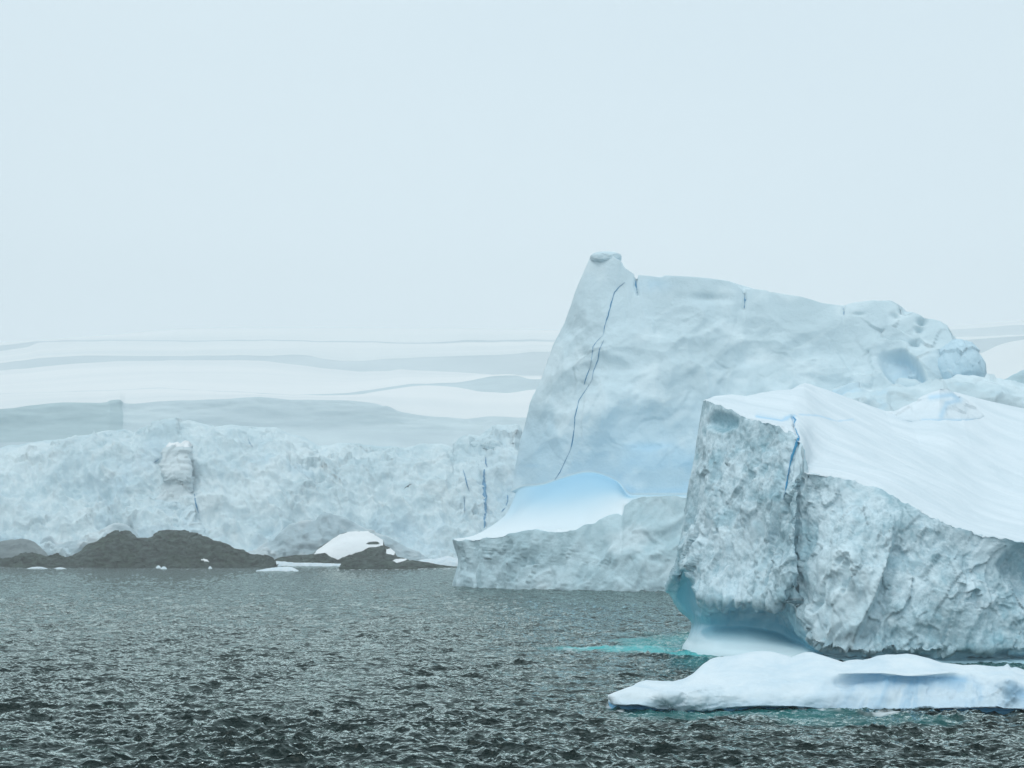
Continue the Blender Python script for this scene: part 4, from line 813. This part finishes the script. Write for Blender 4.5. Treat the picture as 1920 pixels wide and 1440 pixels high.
# ------------------------------------------------------------------ mounds: rocks, small ice, hills
def mound(name, outline, Y, thick, mat, label=None, cat=None, res=0.8, amp=1.0, freq=0.12, seed=0, parent=None, group=None, kind=None, snow_or_mist=None, base=None, bulge=0.25, attrs_blue=0.0, chips=0.6, cap=None):
    """a hill whose crest follows the outline; its foot stands in the water in front and behind"""
    xs = np.array([p[0] for p in outline], float); ys = np.array([p[1] for p in outline], float)
    n = max(12, int((xs[-1] - xs[0]) * Y / F / res)); x = np.linspace(xs[0], xs[-1], n); y = np.interp(x, xs, ys)
    yw = pyz(0, Y) if base is None else base
    T = []
    for xi, yi in zip(x, y):
        h = max(yw - yi, 0.5)
        hh = h / max(yw - ys.min(), 1)
        th = thick * (0.15 + 0.85 * hh ** 0.7)
        Yf = Y; zc = P(xi, yi, Y + th * 0.5)[2]
        row = []
        for t, f in ((0, -0.25), (0.03, 0.0), (0.12, 0.30 + bulge * 0.3), (0.25, 0.58 + bulge * 0.4), (0.38, 0.84), (0.5, 1.0), (0.66, 0.9), (0.85, 0.55), (1.0, -0.1)):
            Yt = Yf + th * t; z = zc * f if f >= 0 else -1.5
            row.append((xi, pyz(z, Yt), Yt))
        T.append(row)
    T = np.array(T); R = T.shape[1]
    W0 = P(T[..., 0], T[..., 1], T[..., 2])
    vs = [np.array([0.0])]
    for j in range(R - 1):
        L = np.quantile(np.linalg.norm(W0[:, j + 1] - W0[:, j], axis=-1), 0.8)
        m = int(min(60, max(2, math.ceil(L / res)))); vs.append(j + np.arange(1, m + 1) / m)
    v = np.concatenate(vs)
    W = np.swapaxes(pchip(np.swapaxes(W0, 0, 1), v), 0, 1)
    nu, nv = W.shape[:2]; N = normals(W).reshape(-1, 3); c = W.reshape(-1, 3)
    if N[:, 2].mean() < 0: N = -N
    Vv = np.tile(v, nu)
    q = warp(c * freq, 0.4, 1.0, seed + 1)
    d = amp * (fbm(q, 5, seed=seed + 2) * 1.1 + chips * facet(q * 1.6, seed + 3)[0] + 0.35 * fbm(c * freq * 6, 3, seed=seed + 4))
    d *= rowval(Vv, [0.3, 0.6, 1, 1, 0.8, 0.35, 0.8, 1, 0.3])
    px0, py0 = proj(c)
    if snow_or_mist is not None and cap: d *= 1 - 0.85 * snow_or_mist(px0, py0, c, N, Vv)
    Wd = c + N * d[:, None]
    px, py = proj(Wd)
    sn = np.zeros(len(c)) if snow_or_mist is None else snow_or_mist(px, py, Wd, N, Vv)
    Q = quads(nu, nv)[:, ::-1]; Qs = None
    if cap:
        ms = sn[Q].mean(1) > 0.5; Qs = Q[ms]; Q = Q[~ms]; sn = sn * 0
    o = meshobj(name, Wd, Q, mat, parent, {'snow': sn, 'blue': np.full(len(c), attrs_blue), 'crust_or_shade': np.zeros(len(c))})
    if Qs is not None and len(Qs):
        lab = np.arange(len(Wd))
        for _ in range(400):
            mn = lab[Qs].min(1); new = lab.copy()
            np.minimum.at(new, Qs.ravel(), np.repeat(mn, 4))
            if (new == lab).all(): break
            lab = new
        fl_ = lab[Qs[:, 0]]
        for k in np.unique(fl_):
            if (fl_ == k).sum() >= 12: meshobj(cap, Wd, Qs[fl_ == k], M_cap, o)
    if (np.array([l.vector for l in o.data.vertex_normals])[:, 2].mean() < 0): o.data.flip_normals()
    tag(o, label, cat, group, kind)
    return o, (Wd, nu, nv)

def mist_fade_fn(px, py, W, N, Vv):  # pale patches painted on so the ridges blend into mist
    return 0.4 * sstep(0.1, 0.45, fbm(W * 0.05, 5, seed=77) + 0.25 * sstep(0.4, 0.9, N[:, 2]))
def main_snow(px, py, W, N, Vv):
    s = np.zeros(len(px))
    for cx, cy, rx, ry in ((222, 1053, 5, 1.5), (231, 1050, 2.5, 1.2), (382, 1050, 6, 2.2), (388, 1052, 5, 1.5)):
        s = np.maximum(s, 1 - sstep(0.7, 1.1, np.hypot((px - cx) / rx, (py - cy) / ry)))
    return s * (Vv < 5)
RK = [(-60, 1049), (-30, 1044), (0, 1046), (20, 1047), (35, 1042), (48, 1037), (60, 1035), (72, 1038), (88, 1044), (108, 1041), (122, 1045), (140, 1040), (155, 1030), (165, 1021), (178, 1017), (192, 1008), (203, 1000), (215, 996), (232, 995), (243, 997),
      (250, 1003), (258, 1008), (270, 1008), (284, 1006), (290, 999), (303, 995), (315, 993), (335, 994), (352, 996), (370, 1000), (385, 1006), (398, 1012), (412, 1015), (428, 1022), (440, 1028), (452, 1030), (462, 1036), (474, 1042),
      (484, 1041), (498, 1041), (508, 1045), (514, 1052), (520, 1060)]
mound('rock_island', RK, wY(1063.5), 55, M_rock, 'large dark rock island at left with two rounded humps in front of the glacier', 'rock island', 0.55, 1.8, 0.13, 301, snow_or_mist=main_snow, cap='snow_patch', chips=1.1)
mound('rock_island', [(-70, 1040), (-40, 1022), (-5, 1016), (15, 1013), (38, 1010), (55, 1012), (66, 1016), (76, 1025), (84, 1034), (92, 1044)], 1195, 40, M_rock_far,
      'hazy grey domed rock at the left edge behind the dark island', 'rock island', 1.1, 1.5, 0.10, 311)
mound('rock_ridge', [(60, 1046), (80, 1012), (92, 1004), (108, 1018), (120, 1016), (150, 1012), (175, 1001), (190, 994), (205, 985), (222, 979), (238, 984), (250, 992), (262, 1005), (285, 1030), (300, 1045)], 1235, 30, M_rock_mist,
      'faint misty rock ridge rising behind the humps of the dark island', 'rock ridge', 1.1, 3.6, 0.09, 321, snow_or_mist=mist_fade_fn)
mound('rock_ridge', [(440, 1052), (458, 1036), (480, 1030), (505, 1018), (520, 1005), (540, 985), (560, 977), (575, 974), (590, 976), (602, 966), (618, 961), (636, 966), (652, 975), (675, 985), (700, 996), (730, 1010), (770, 1030), (800, 1045), (830, 1056)], 1228, 36, M_rock_mist,
      'faint misty rock ridge standing behind the snow capped island', 'rock ridge', 1.1, 3.6, 0.09, 331, snow_or_mist=mist_fade_fn)

def snowcap_fn(px, py, W, N, Vv):
    cap = polydist(px, py, [(588, 1040), (592, 1034), (612, 1019), (635, 1003), (655, 996), (690, 996), (705, 1004), (719, 1013), (719, 1023), (703, 1025), (688, 1028), (680, 1033), (655, 1040), (634, 1049), (620, 1044), (610, 1036), (600, 1037)])
    s = sstep(-0.6, 0.6, cap + fbm(W * 0.3, 3, seed=8) * 2.5)
    hole = sstep(-0.8, 0.8, polydist(px, py, [(685, 1020), (692, 1016), (700, 1015), (708, 1015.5), (713, 1019), (706, 1021), (695, 1021)]))
    s = s * (1 - hole)
    s = np.maximum(s, sstep(-0.6, 0.6, polydist(px, py, [(724, 1030), (732, 1028), (742, 1036), (738, 1041), (724, 1038)])))
    s = np.maximum(s, sstep(-0.6, 0.6, polydist(px, py, [(735, 1052), (742, 1048), (765, 1047), (760, 1051), (742, 1056)])))
    return s
mound('rock_island', [(510, 1056), (516, 1048), (525, 1045), (545, 1042), (562, 1040), (575, 1040), (588, 1038), (600, 1026), (618, 1014), (638, 1001), (652, 997), (672, 996), (690, 996), (700, 1001), (712, 1009), (719, 1013), (720, 1022), (730, 1027), (740, 1034), (744, 1043), (760, 1047), (775, 1053), (790, 1059)],
      wY(1060.5), 42, M_rock, 'dark rock island carrying a smooth white snow cap', 'rock island', 0.4, 0.8, 0.16, 341, snow_or_mist=snowcap_fn, cap='snow_cap', chips=1.0)
mound('rock', [(636, 1064), (640, 1056), (650, 1052), (668, 1050), (690, 1051), (700, 1053), (708, 1055), (716, 1051), (738, 1052), (748, 1058), (765, 1061), (784, 1065)], wY(1067.5), 10, M_rock,
      'low blackish rocks in the surf in front of the snow capped island', 'rock', 0.45, 0.6, 0.25, 351)
mound('rock', [(752, 1060), (760, 1053), (772, 1050), (785, 1052), (800, 1054), (815, 1057), (832, 1060), (846, 1062), (870, 1065)], wY(1064.5), 10, M_rock,
      'low dark rock spit reaching right towards the foot of the tall iceberg', 'rock', 0.45, 0.5, 0.25, 361)
# drift snow and beached ice along the rocks
mound('snow_bank', [(508, 1058), (518, 1052), (535, 1053), (550, 1055), (580, 1055), (605, 1056), (640, 1057), (660, 1059)], wY(1061.8), 9, M_floe, 'thin white snow bank at the waterline left of the snow capped island', 'snow bank', 0.5, 0.5, 0.3, 371)
mound('snow_bank', [(775, 1060), (785, 1050), (800, 1048), (820, 1047), (838, 1042), (852, 1046), (868, 1050), (890, 1060)], wY(1061), 16, M_floe, 'white snow bank between the low rock spit and the tall iceberg', 'snow bank', 0.5, 0.6, 0.3, 381)
mound('ice_chunk', [(480, 1070), (500, 1066), (515, 1064), (527, 1063), (540, 1062.5), (548, 1063.5), (555, 1067), (560, 1070)], wY(1071), 7, M_floe, 'small flat ice chunk floating off the right end of the dark rock island', 'ice chunk', 0.3, 0.25, 0.5, 391)
GP = 'tiny ice chunks along the waterline of the dark rock island'
for i, (x, hw, hy, yb, lb) in enumerate(((70, 20, 1062.5, 1066.5, 'flat white ice chunk at the waterline under the low left end of the dark island'), (112, 12, 1063.5, 1067, 'tiny white ice chunk beside a larger one under the left end of the dark island'),
        (297, 5, 1060, 1065.5, 'tiny rounded ice chunk at the waterline below the taller hump'), (307, 6, 1062, 1067, 'tiny ice chunk just right of a rounded one below the taller hump'),
        (394, 3.5, 1061.5, 1066, 'tiny lone ice chunk near the right end of the dark island'))):
    mound('ice_chunk', [(x - hw, yb - 0.5), (x - hw * 0.5, hy + 1), (x, hy), (x + hw * 0.5, hy + 0.7), (x + hw, yb - 0.5)], wY(yb), 3, M_floe, lb, 'ice chunk', 0.3, 0.2, 0.6, 400 + i * 7, group=GP)
mound('iceberg', [(1835, 752), (1850, 742), (1868, 735), (1882, 731), (1900, 738), (1925, 741), (1990, 738), (2050, 745), (2120, 800), (2160, 1000)], 640, 40, M_tower, 'pale blue iceberg top peeking over the snow slope at the right edge', 'iceberg', 1.0, 2.0, 0.06, 421, attrs_blue=0.45)
mound('iceberg', [(1848, 722), (1862, 718), (1874, 713), (1884, 711), (1896, 703), (1910, 698), (1925, 692), (1960, 680), (2020, 678), (2100, 700), (2180, 800), (2220, 1000)], 760, 50, M_wall, 'grey iceberg ridge rising at the right edge behind the tall tower iceberg', 'iceberg', 1.2, 2.5, 0.05, 431)

# ------------------------------------------------------------------ glacier behind
def line(pts): return (np.array([p[0] for p in pts], float), np.array([p[1] for p in pts], float))
def glacier():
    top = thing('glacier', 'broad white glacier with terraced snowfields above a crumbling ice cliff', 'glacier', kind='structure', loc=(0, 1500, 0))
    L = {
     'rub': line([(-400, 840), (-100, 842), (0, 838), (60, 830), (120, 822), (165, 815), (205, 806), (232, 806), (250, 812), (285, 806), (310, 796), (360, 793), (395, 800), (425, 796), (470, 800), (520, 806), (560, 815), (600, 835), (650, 832), (700, 838), (760, 842), (815, 830), (850, 838), (880, 815), (900, 818), (925, 799), (968, 796), (975, 815), (1000, 820), (1100, 815), (1500, 800), (1800, 790), (2400, 800)]),
     'sb': line([(-400, 828), (0, 826), (150, 822), (230, 812), (400, 806), (600, 812), (800, 815), (1000, 808), (2400, 800)]),
     'st': line([(-400, 780), (0, 765), (50, 760), (110, 755), (195, 755), (210, 750), (225, 751), (234, 757), (300, 753), (360, 750), (480, 746), (560, 749), (640, 752), (700, 756), (730, 765), (760, 776), (820, 782), (880, 786), (920, 782), (1000, 782), (1200, 776), (2400, 770)]),
     'l1b': line([(-400, 752), (0, 738), (300, 728), (560, 741), (620, 741), (680, 738), (760, 725), (800, 722), (860, 726), (900, 734), (950, 737), (1000, 732), (1300, 730), (2400, 725)]),
     'l1t': line([(-400, 751.6), (0, 737.6), (300, 727.6), (560, 740.6), (640, 737), (700, 730), (760, 720), (860, 717), (900, 710), (930, 705), (965, 704), (1000, 713), (1300, 712), (2400, 710)]),
     'l2b': line([(-400, 705), (0, 694), (60, 690), (110, 684), (220, 677), (330, 674), (430, 675), (500, 677), (560, 684), (620, 691), (680, 696), (720, 696), (745, 691), (800, 694), (900, 700), (980, 705), (1100, 705), (1600, 700), (1790, 690), (1840, 680), (2400, 660)]),
     'l2t': line([(-400, 692), (0, 680), (90, 670), (150, 667), (300, 666), (400, 666), (500, 667), (545, 664), (580, 666), (610, 672), (640, 676), (690, 676), (730, 671), (800, 668), (900, 666), (960, 664), (1000, 661), (1100, 660), (1600, 655), (1790, 640), (1840, 635), (2400, 600)]),
     'l3b': line([(-400, 670), (0, 658), (45, 652), (80, 641), (120, 640), (300, 640), (500, 639), (620, 641), (800, 644), (880, 642), (1040, 639), (1400, 640), (1790, 632), (1925, 628), (2400, 620)]),
     'l3t': line([(-400, 664), (0, 648), (50, 642), (80, 640), (120, 637.5), (300, 638), (500, 637), (620, 639), (800, 642), (880, 638), (1040, 636), (1400, 635), (1790, 618), (1925, 608), (2400, 600)]),
     'sky': line([(-400, 652), (-100, 646), (0, 642), (60, 639), (110, 635), (170, 630), (220, 626), (290, 620), (350, 616), (450, 614), (560, 613), (700, 613.5), (850, 616), (1040, 619), (1300, 618), (1600, 614), (1790, 612), (1925, 600), (2400, 590)]),
    }
    def y(k, x):
        v_ = float(np.interp(x, *L[k]))
        if k in ('st', 'l1b', 'l1t', 'l2b', 'l2t', 'l3b', 'l3t', 'sky'):
            a_ = {'st': 1.6, 'sky': 0.6}.get(k, 1.2)
            v_ += a_ * float(perlin(np.array([[x / 37.0, len(k) + ord(k[1]) * 0.37, ord(k[-1]) * 0.013]]), 3)[0])
        return v_
    xs = sorted(set(list(range(-400, 2450, 50)) + list(range(0, 1010, 25)) + [205, 222, 236, 968]))
    T = []
    for x in xs:
        rub = y('rub', x)
        scx = float(np.interp(x, [205, 240], [8, 0]))
        T.append([w(x, 1232, -3), w(x, 1236), w(x, 1240, 4), (x, 1010, 1258), (x, 950, 1282), (x, rub + 55, 1310), (x, rub + 12, 1340), (x, rub, 1362), (x, rub + 6, 1395), (x, y('sb', x) + 4, 1440 - scx), (x, y('sb', x) - 6, 1452 - scx),
                  (x, y('st', x) + 3, 1466 - scx), (x, y('st', x), 1474 - scx), (x, y('l1b', x), 1700), (x, y('l1t', x), 1712), (x, (y('l1t', x) + y('l2b', x)) / 2, 1850), (x, y('l2b', x), 2050), (x, y('l2t', x), 2075),
                  (x, (y('l2t', x) + y('l3b', x)) / 2, 2350), (x, y('l3b', x), 2680), (x, y('l3t', x), 2700), (x, y('sky', x), 3100), (x, y('sky', x) + 3, 3500), (x, 900, 3900)])
    W, u, v = loft(T, 1.1, coarse_rows=(8, 12, 13, 14, 15, 16, 17, 18, 19, 20, 21, 22), coarse_cols=(), sharp_rows=(7, 10, 12, 13, 14, 16, 17, 19, 20), maxn=34, snap={7: list(zip(*L['rub']))})
    nu, nv = len(u), len(v); N = normals(W).reshape(-1, 3); c = W.reshape(-1, 3)
    if N[:, 2].mean() < 0: N = -N
    U, Vv = [a.ravel() for a in np.meshgrid(u, v, indexing='ij')]
    px, py = proj(c)
    rm = rowval(Vv, [0, 0.3, 0.8, 1, 1, 0.9, 0.55, 0.18, 0.15, 0, 0, 0.05, 0, 0, 0, 0, 0, 0, 0, 0, 0, 0, 0, 0])
    lean = np.array([[0.85, 0, 0.5], [0, 1, 0], [-0.5, 0, 0.85]])
    q = warp(c * 0.045, 0.5, 1.0, 501)
    f1, _ = facet(q, 502); f2, _ = facet(q * 2.6, 503); f3, _ = facet(q * 6, 504)
    # ribs fanning down from the brink
    rib = fbm((c @ lean.T) * np.array([0.05, 0.03, 0.012]), 4, seed=505, ridge=True)
    cr = sstep(0.0, 0.35, fbm(c * 0.015, 3, seed=506) + 0.15 * sstep(900, 830, py))
    d = rm * (fbm(c * 0.014, 4, seed=507) * 16 + rib * 13 + (facet(q * 0.5, 514)[0] * 5 + f1 * 5.0 + f2 * 2.4 + f3 * 0.9) * (0.30 + 0.8 * cr) + fbm(q * 2.5, 5, 0.6, seed=508) * 3.0 + (scallop(q * 3, 512) - 0.3) * 2.5)
    d += rowval(Vv, [0] * 10 + [.5, 1, .3] + [0] * 11) * fbm(c * np.array([0.02, 0.02, 0.12]), 4, seed=509) * 5
    d += (Vv > 12.2) * (Vv < 21.5) * fbm(c * np.array([0.006, 0.003, 0]), 3, seed=510) * 2.0
    Wd = c + N * d[:, None]
    nb = fbm(c * 0.03, 4, seed=511)
    blue = np.clip(0.35 * sstep(0.05, 0.4, nb) * rm + 0.25 * rm * sstep(820, 960, px) , 0, 1)
    at_ = {'blue': blue, 'crust_or_shade': blue * 0}
    jc, js0, js1 = at(v, 8), at(v, 9), at(v, 12)
    def part(name, a, b, mat): return meshobj(name, Wd, quads(nu, nv, j0=a, j1=b)[:, ::-1], mat, top, at_)
    part('ice_cliff', 0, jc, M_cliff)
    part('snow_bench', jc, js0, M_scarp)
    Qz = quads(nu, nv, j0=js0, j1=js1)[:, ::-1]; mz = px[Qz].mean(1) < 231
    meshobj('firn_scarp', Wd, Qz[~mz], M_scarp, top, at_); meshobj('shaded_firn_wall', Wd, Qz[mz], M_shadefirn, top, at_)
    part('snowfield', js1, at(v, 13), M_field)
    part('firn_step', at(v, 13), at(v, 14), M_scarp)
    part('snowfield', at(v, 14), at(v, 16), M_field)
    part('firn_step', at(v, 16), at(v, 17), M_firnfar)
    part('snowfield', at(v, 17), at(v, 19), M_fieldfar)
    part('firn_step', at(v, 19), at(v, 20), M_firnfar)
    part('snowfield', at(v, 20), nv - 1, M_fieldfar)
    Qc = quads(nu, nv, j0=0, j1=jc)
    bvh = bvh_of(Wd.reshape(nu, nv, 3), Qc)
    for i, (ln, wd, lb) in enumerate((
        ([(911, 856), (911, 868), (914, 876)], 3, 'thin dark slot above the widest blue crevasse'),
        ([(908, 880), (908, 900), (909, 930), (910, 960), (908, 990)], 10, 'widest blue crevasse in the right end of the cliff'),
        ([(868, 880), (872, 892), (876, 910), (880, 922)], 2.6, 'slanting thin blue crevasse left of the widest one'),
        ([(870, 930), (871, 945), (871, 958)], 2.0, 'short thin crevasse low on the cliff'),
        ([(951, 926), (953, 938), (949, 948)], 5, 'short wide crevasse beside the tall iceberg'),
        ([(948, 952), (944, 956), (940, 960)], 4, 'stubby crevasse at the edge of the tall iceberg'),
        ([(364, 925), (366, 940), (370, 955), (372, 962)], 2.5, 'thin crevasse right of the ice pillar'),
        ([(465, 822), (468, 830), (474, 838)], 1.2, 'hairline crack below the white brink slab'),
        ([(288, 867), (294, 864), (298, 860)], 1.5, 'hairline crack left of the ice pillar'))):
        sliver('crevasse', bvh, ln, wd, M_crack_far, top, 0.6, 60 + i, label=lb)
    # leaning pillar of layered ice with a snow cap
    pill = []
    for yy, xl, xr, Yp in ((1040, 205, 410, 1243), (1010, 238, 392, 1253), (980, 262, 378, 1262), (950, 283, 366, 1271), (930, 297, 360, 1276), (907, 303, 356, 1280), (901, 306, 357, 1278), (870, 304, 357, 1285), (850, 306, 358, 1290), (844, 308, 359, 1292), (834, 320, 352, 1299), (836, 326, 348, 1312), (900, 326, 350, 1335)):
        pill.append([(xl + 6, yy, Yp + 22), (xl, yy, Yp + 4), (xl + 5, yy, Yp), (0.5 * (xl + xr), yy, Yp - 2), (xr - 5, yy, Yp), (xr, yy, Yp + 5), (xr - 4, yy, Yp + 22)])
    W2, u2, v2 = loft(pill, 0.7, maxn=80)
    N2 = normals(W2).reshape(-1, 3); c2 = W2.reshape(-1, 3)
    if N2[:, 1].mean() > 0: N2 = -N2
    U2 = np.repeat(u2, len(v2)); q2 = warp(c2 * 0.06, 0.5, 1, 522)
    d2 = fbm(c2 * np.array([0.05, 0.05, 0.22]), 5, seed=521) * 1.8 + facet(q2, 523)[0] * 2.6 + facet(q2 * 2.6, 524)[0] * 1.4 + sstep(4, 2, U2) * (fbm(q2 * 0.9, 5, 0.6, seed=525) * 6 - 1)
    Wp = c2 + N2 * d2[:, None]
    nu2, nv2 = len(u2), len(v2); jt = at(u2, 9.4); jb = at(u2, 3.6)
    z0 = np.zeros(len(Wp))
    meshobj('pillar_base', Wp, quads(nu2, nv2, 0, jb), M_cliff, top, {'blue': z0 + 0.2, 'crust_or_shade': z0})
    meshobj('ice_pillar', Wp, quads(nu2, nv2, jb, jt), M_pillar, top, {'blue': z0, 'crust_or_shade': z0})
    meshobj('pillar_snow_cap', Wp, quads(nu2, nv2, jt, nu2 - 1), M_cap, top, {'blue': z0, 'crust_or_shade': z0})
    # blocks sitting on the brink
    for i, (x, yy, Yb, r) in enumerate(((947, 812, 1352, (7.5, 8, 4.5)), (925, 836, 1330, (6, 6, 4)), (898, 836, 1335, (8, 6, 3.5)), (452, 808, 1362, (15, 9, 3.0)))):
        blob('brink_block', P(x, yy, Yb), r, 530 + i * 3, M_cliff, top, 0.16, n=40)
glacier()
mound('snow_hill', [(1700, 690), (1760, 650), (1800, 642), (1820, 652), (1835, 664), (1850, 658), (1870, 648), (1895, 641), (1925, 636), (1990, 628), (2100, 640), (2300, 700)], 1500, 500, M_field,
      'smooth white snow hill at the right edge behind the bergs', 'snow hill', 4, 1.5, 0.01, 441, kind='structure', base=1055, chips=0)

# ------------------------------------------------------------------ gull gliding in front of the cliff
def gull():
    ctr = P(765, 912, 300); L = 0.55
    prof = [(-0.30, 0.006), (-0.24, 0.03), (-0.12, 0.06), (0.02, 0.075), (0.14, 0.06), (0.20, 0.045), (0.25, 0.045), (0.29, 0.025), (0.34, 0.006)]
    V, Q = [], []
    n = 12
    for i, (x, r) in enumerate(prof):
        for k in range(n):
            a = 2 * math.pi * k / n; V.append((x, r * math.cos(a), r * math.sin(a) * 0.9))
    for i in range(len(prof) - 1):
        for k in range(n): Q.append((i * n + k, i * n + (k + 1) % n, (i + 1) * n + (k + 1) % n, (i + 1) * n + k))
    for s in (-1, 1):
        b = len(V); st = [(0.03, 0.10, 0.0, 0.02), (0.25, 0.15, 0.06, 0.02), (0.50, 0.11, 0.05, 0.015), (0.72, 0.01, -0.02, 0.004)]
        for (y, xc, z, t), ch in zip(st, (0.20, 0.17, 0.12, 0.03)):
            V += [(xc - ch, s * y, z), (xc - ch * 0.3, s * y, z + t), (xc, s * y, z), (xc - ch * 0.3, s * y, z - t)]
        for i in range(3):
            for k in range(4): Q.append((b + i * 4 + k, b + i * 4 + (k + 1) % 4, b + i * 4 + 4 + (k + 1) % 4, b + i * 4 + 4 + k))
    m, nn_, ll, bb = new_mat('dark_plumage'); bb.inputs['Base Color'].default_value = (0.03, 0.035, 0.04, 1); bb.inputs['Roughness'].default_value = 0.8
    z_ = noise_node(nn_, ll, 20, 3); r_ = ramp(nn_, ll, z_.outputs['Fac'], [(0.3, (0.02, 0.025, 0.03)), (0.7, (0.06, 0.065, 0.07))]); ll.new(r_.outputs[0], bb.inputs['Base Color'])
    o = meshobj('seabird', V, Q, m)
    o.location = ctr; o.rotation_euler = (Matrix.Rotation(math.radians(-34), 3, 'Y') @ Matrix.Rotation(math.radians(38), 3, 'X') @ Matrix.Rotation(math.radians(88), 3, 'Z')).to_euler()
    tag(o, 'small dark seabird gliding with tilted wings in front of the glacier cliff', 'bird')
gull()

# ------------------------------------------------------------------ haze
def haze():
    x0, x1, y0, y1, z0, z1 = -6500, 6500, -150, 4300, -9.0, 640
    V = [(x, y, z) for x in (x0, x1) for y in (y0, y1) for z in (z0, z1)]
    Q = [(0, 1, 3, 2), (4, 6, 7, 5), (0, 4, 5, 1), (2, 3, 7, 6), (0, 2, 6, 4), (1, 5, 7, 3)]
    m = bpy.data.materials.new('haze_air'); m.use_nodes = True
    n, l = m.node_tree.nodes, m.node_tree.links
    n.remove(n['Principled BSDF'])
    pv = n.new('ShaderNodeVolumePrincipled'); pv.inputs['Density'].default_value = HAZE
    pv.inputs['Color'].default_value = (0.99, 0.995, 1.0, 1); pv.inputs['Anisotropy'].default_value = 0.0
    l.new(pv.outputs[0], n['Material Output'].inputs['Volume'])
    o = meshobj('haze', V, Q, m, smooth=False)
    tag(o, kind='stuff')
HAZE = 0.00018
haze()
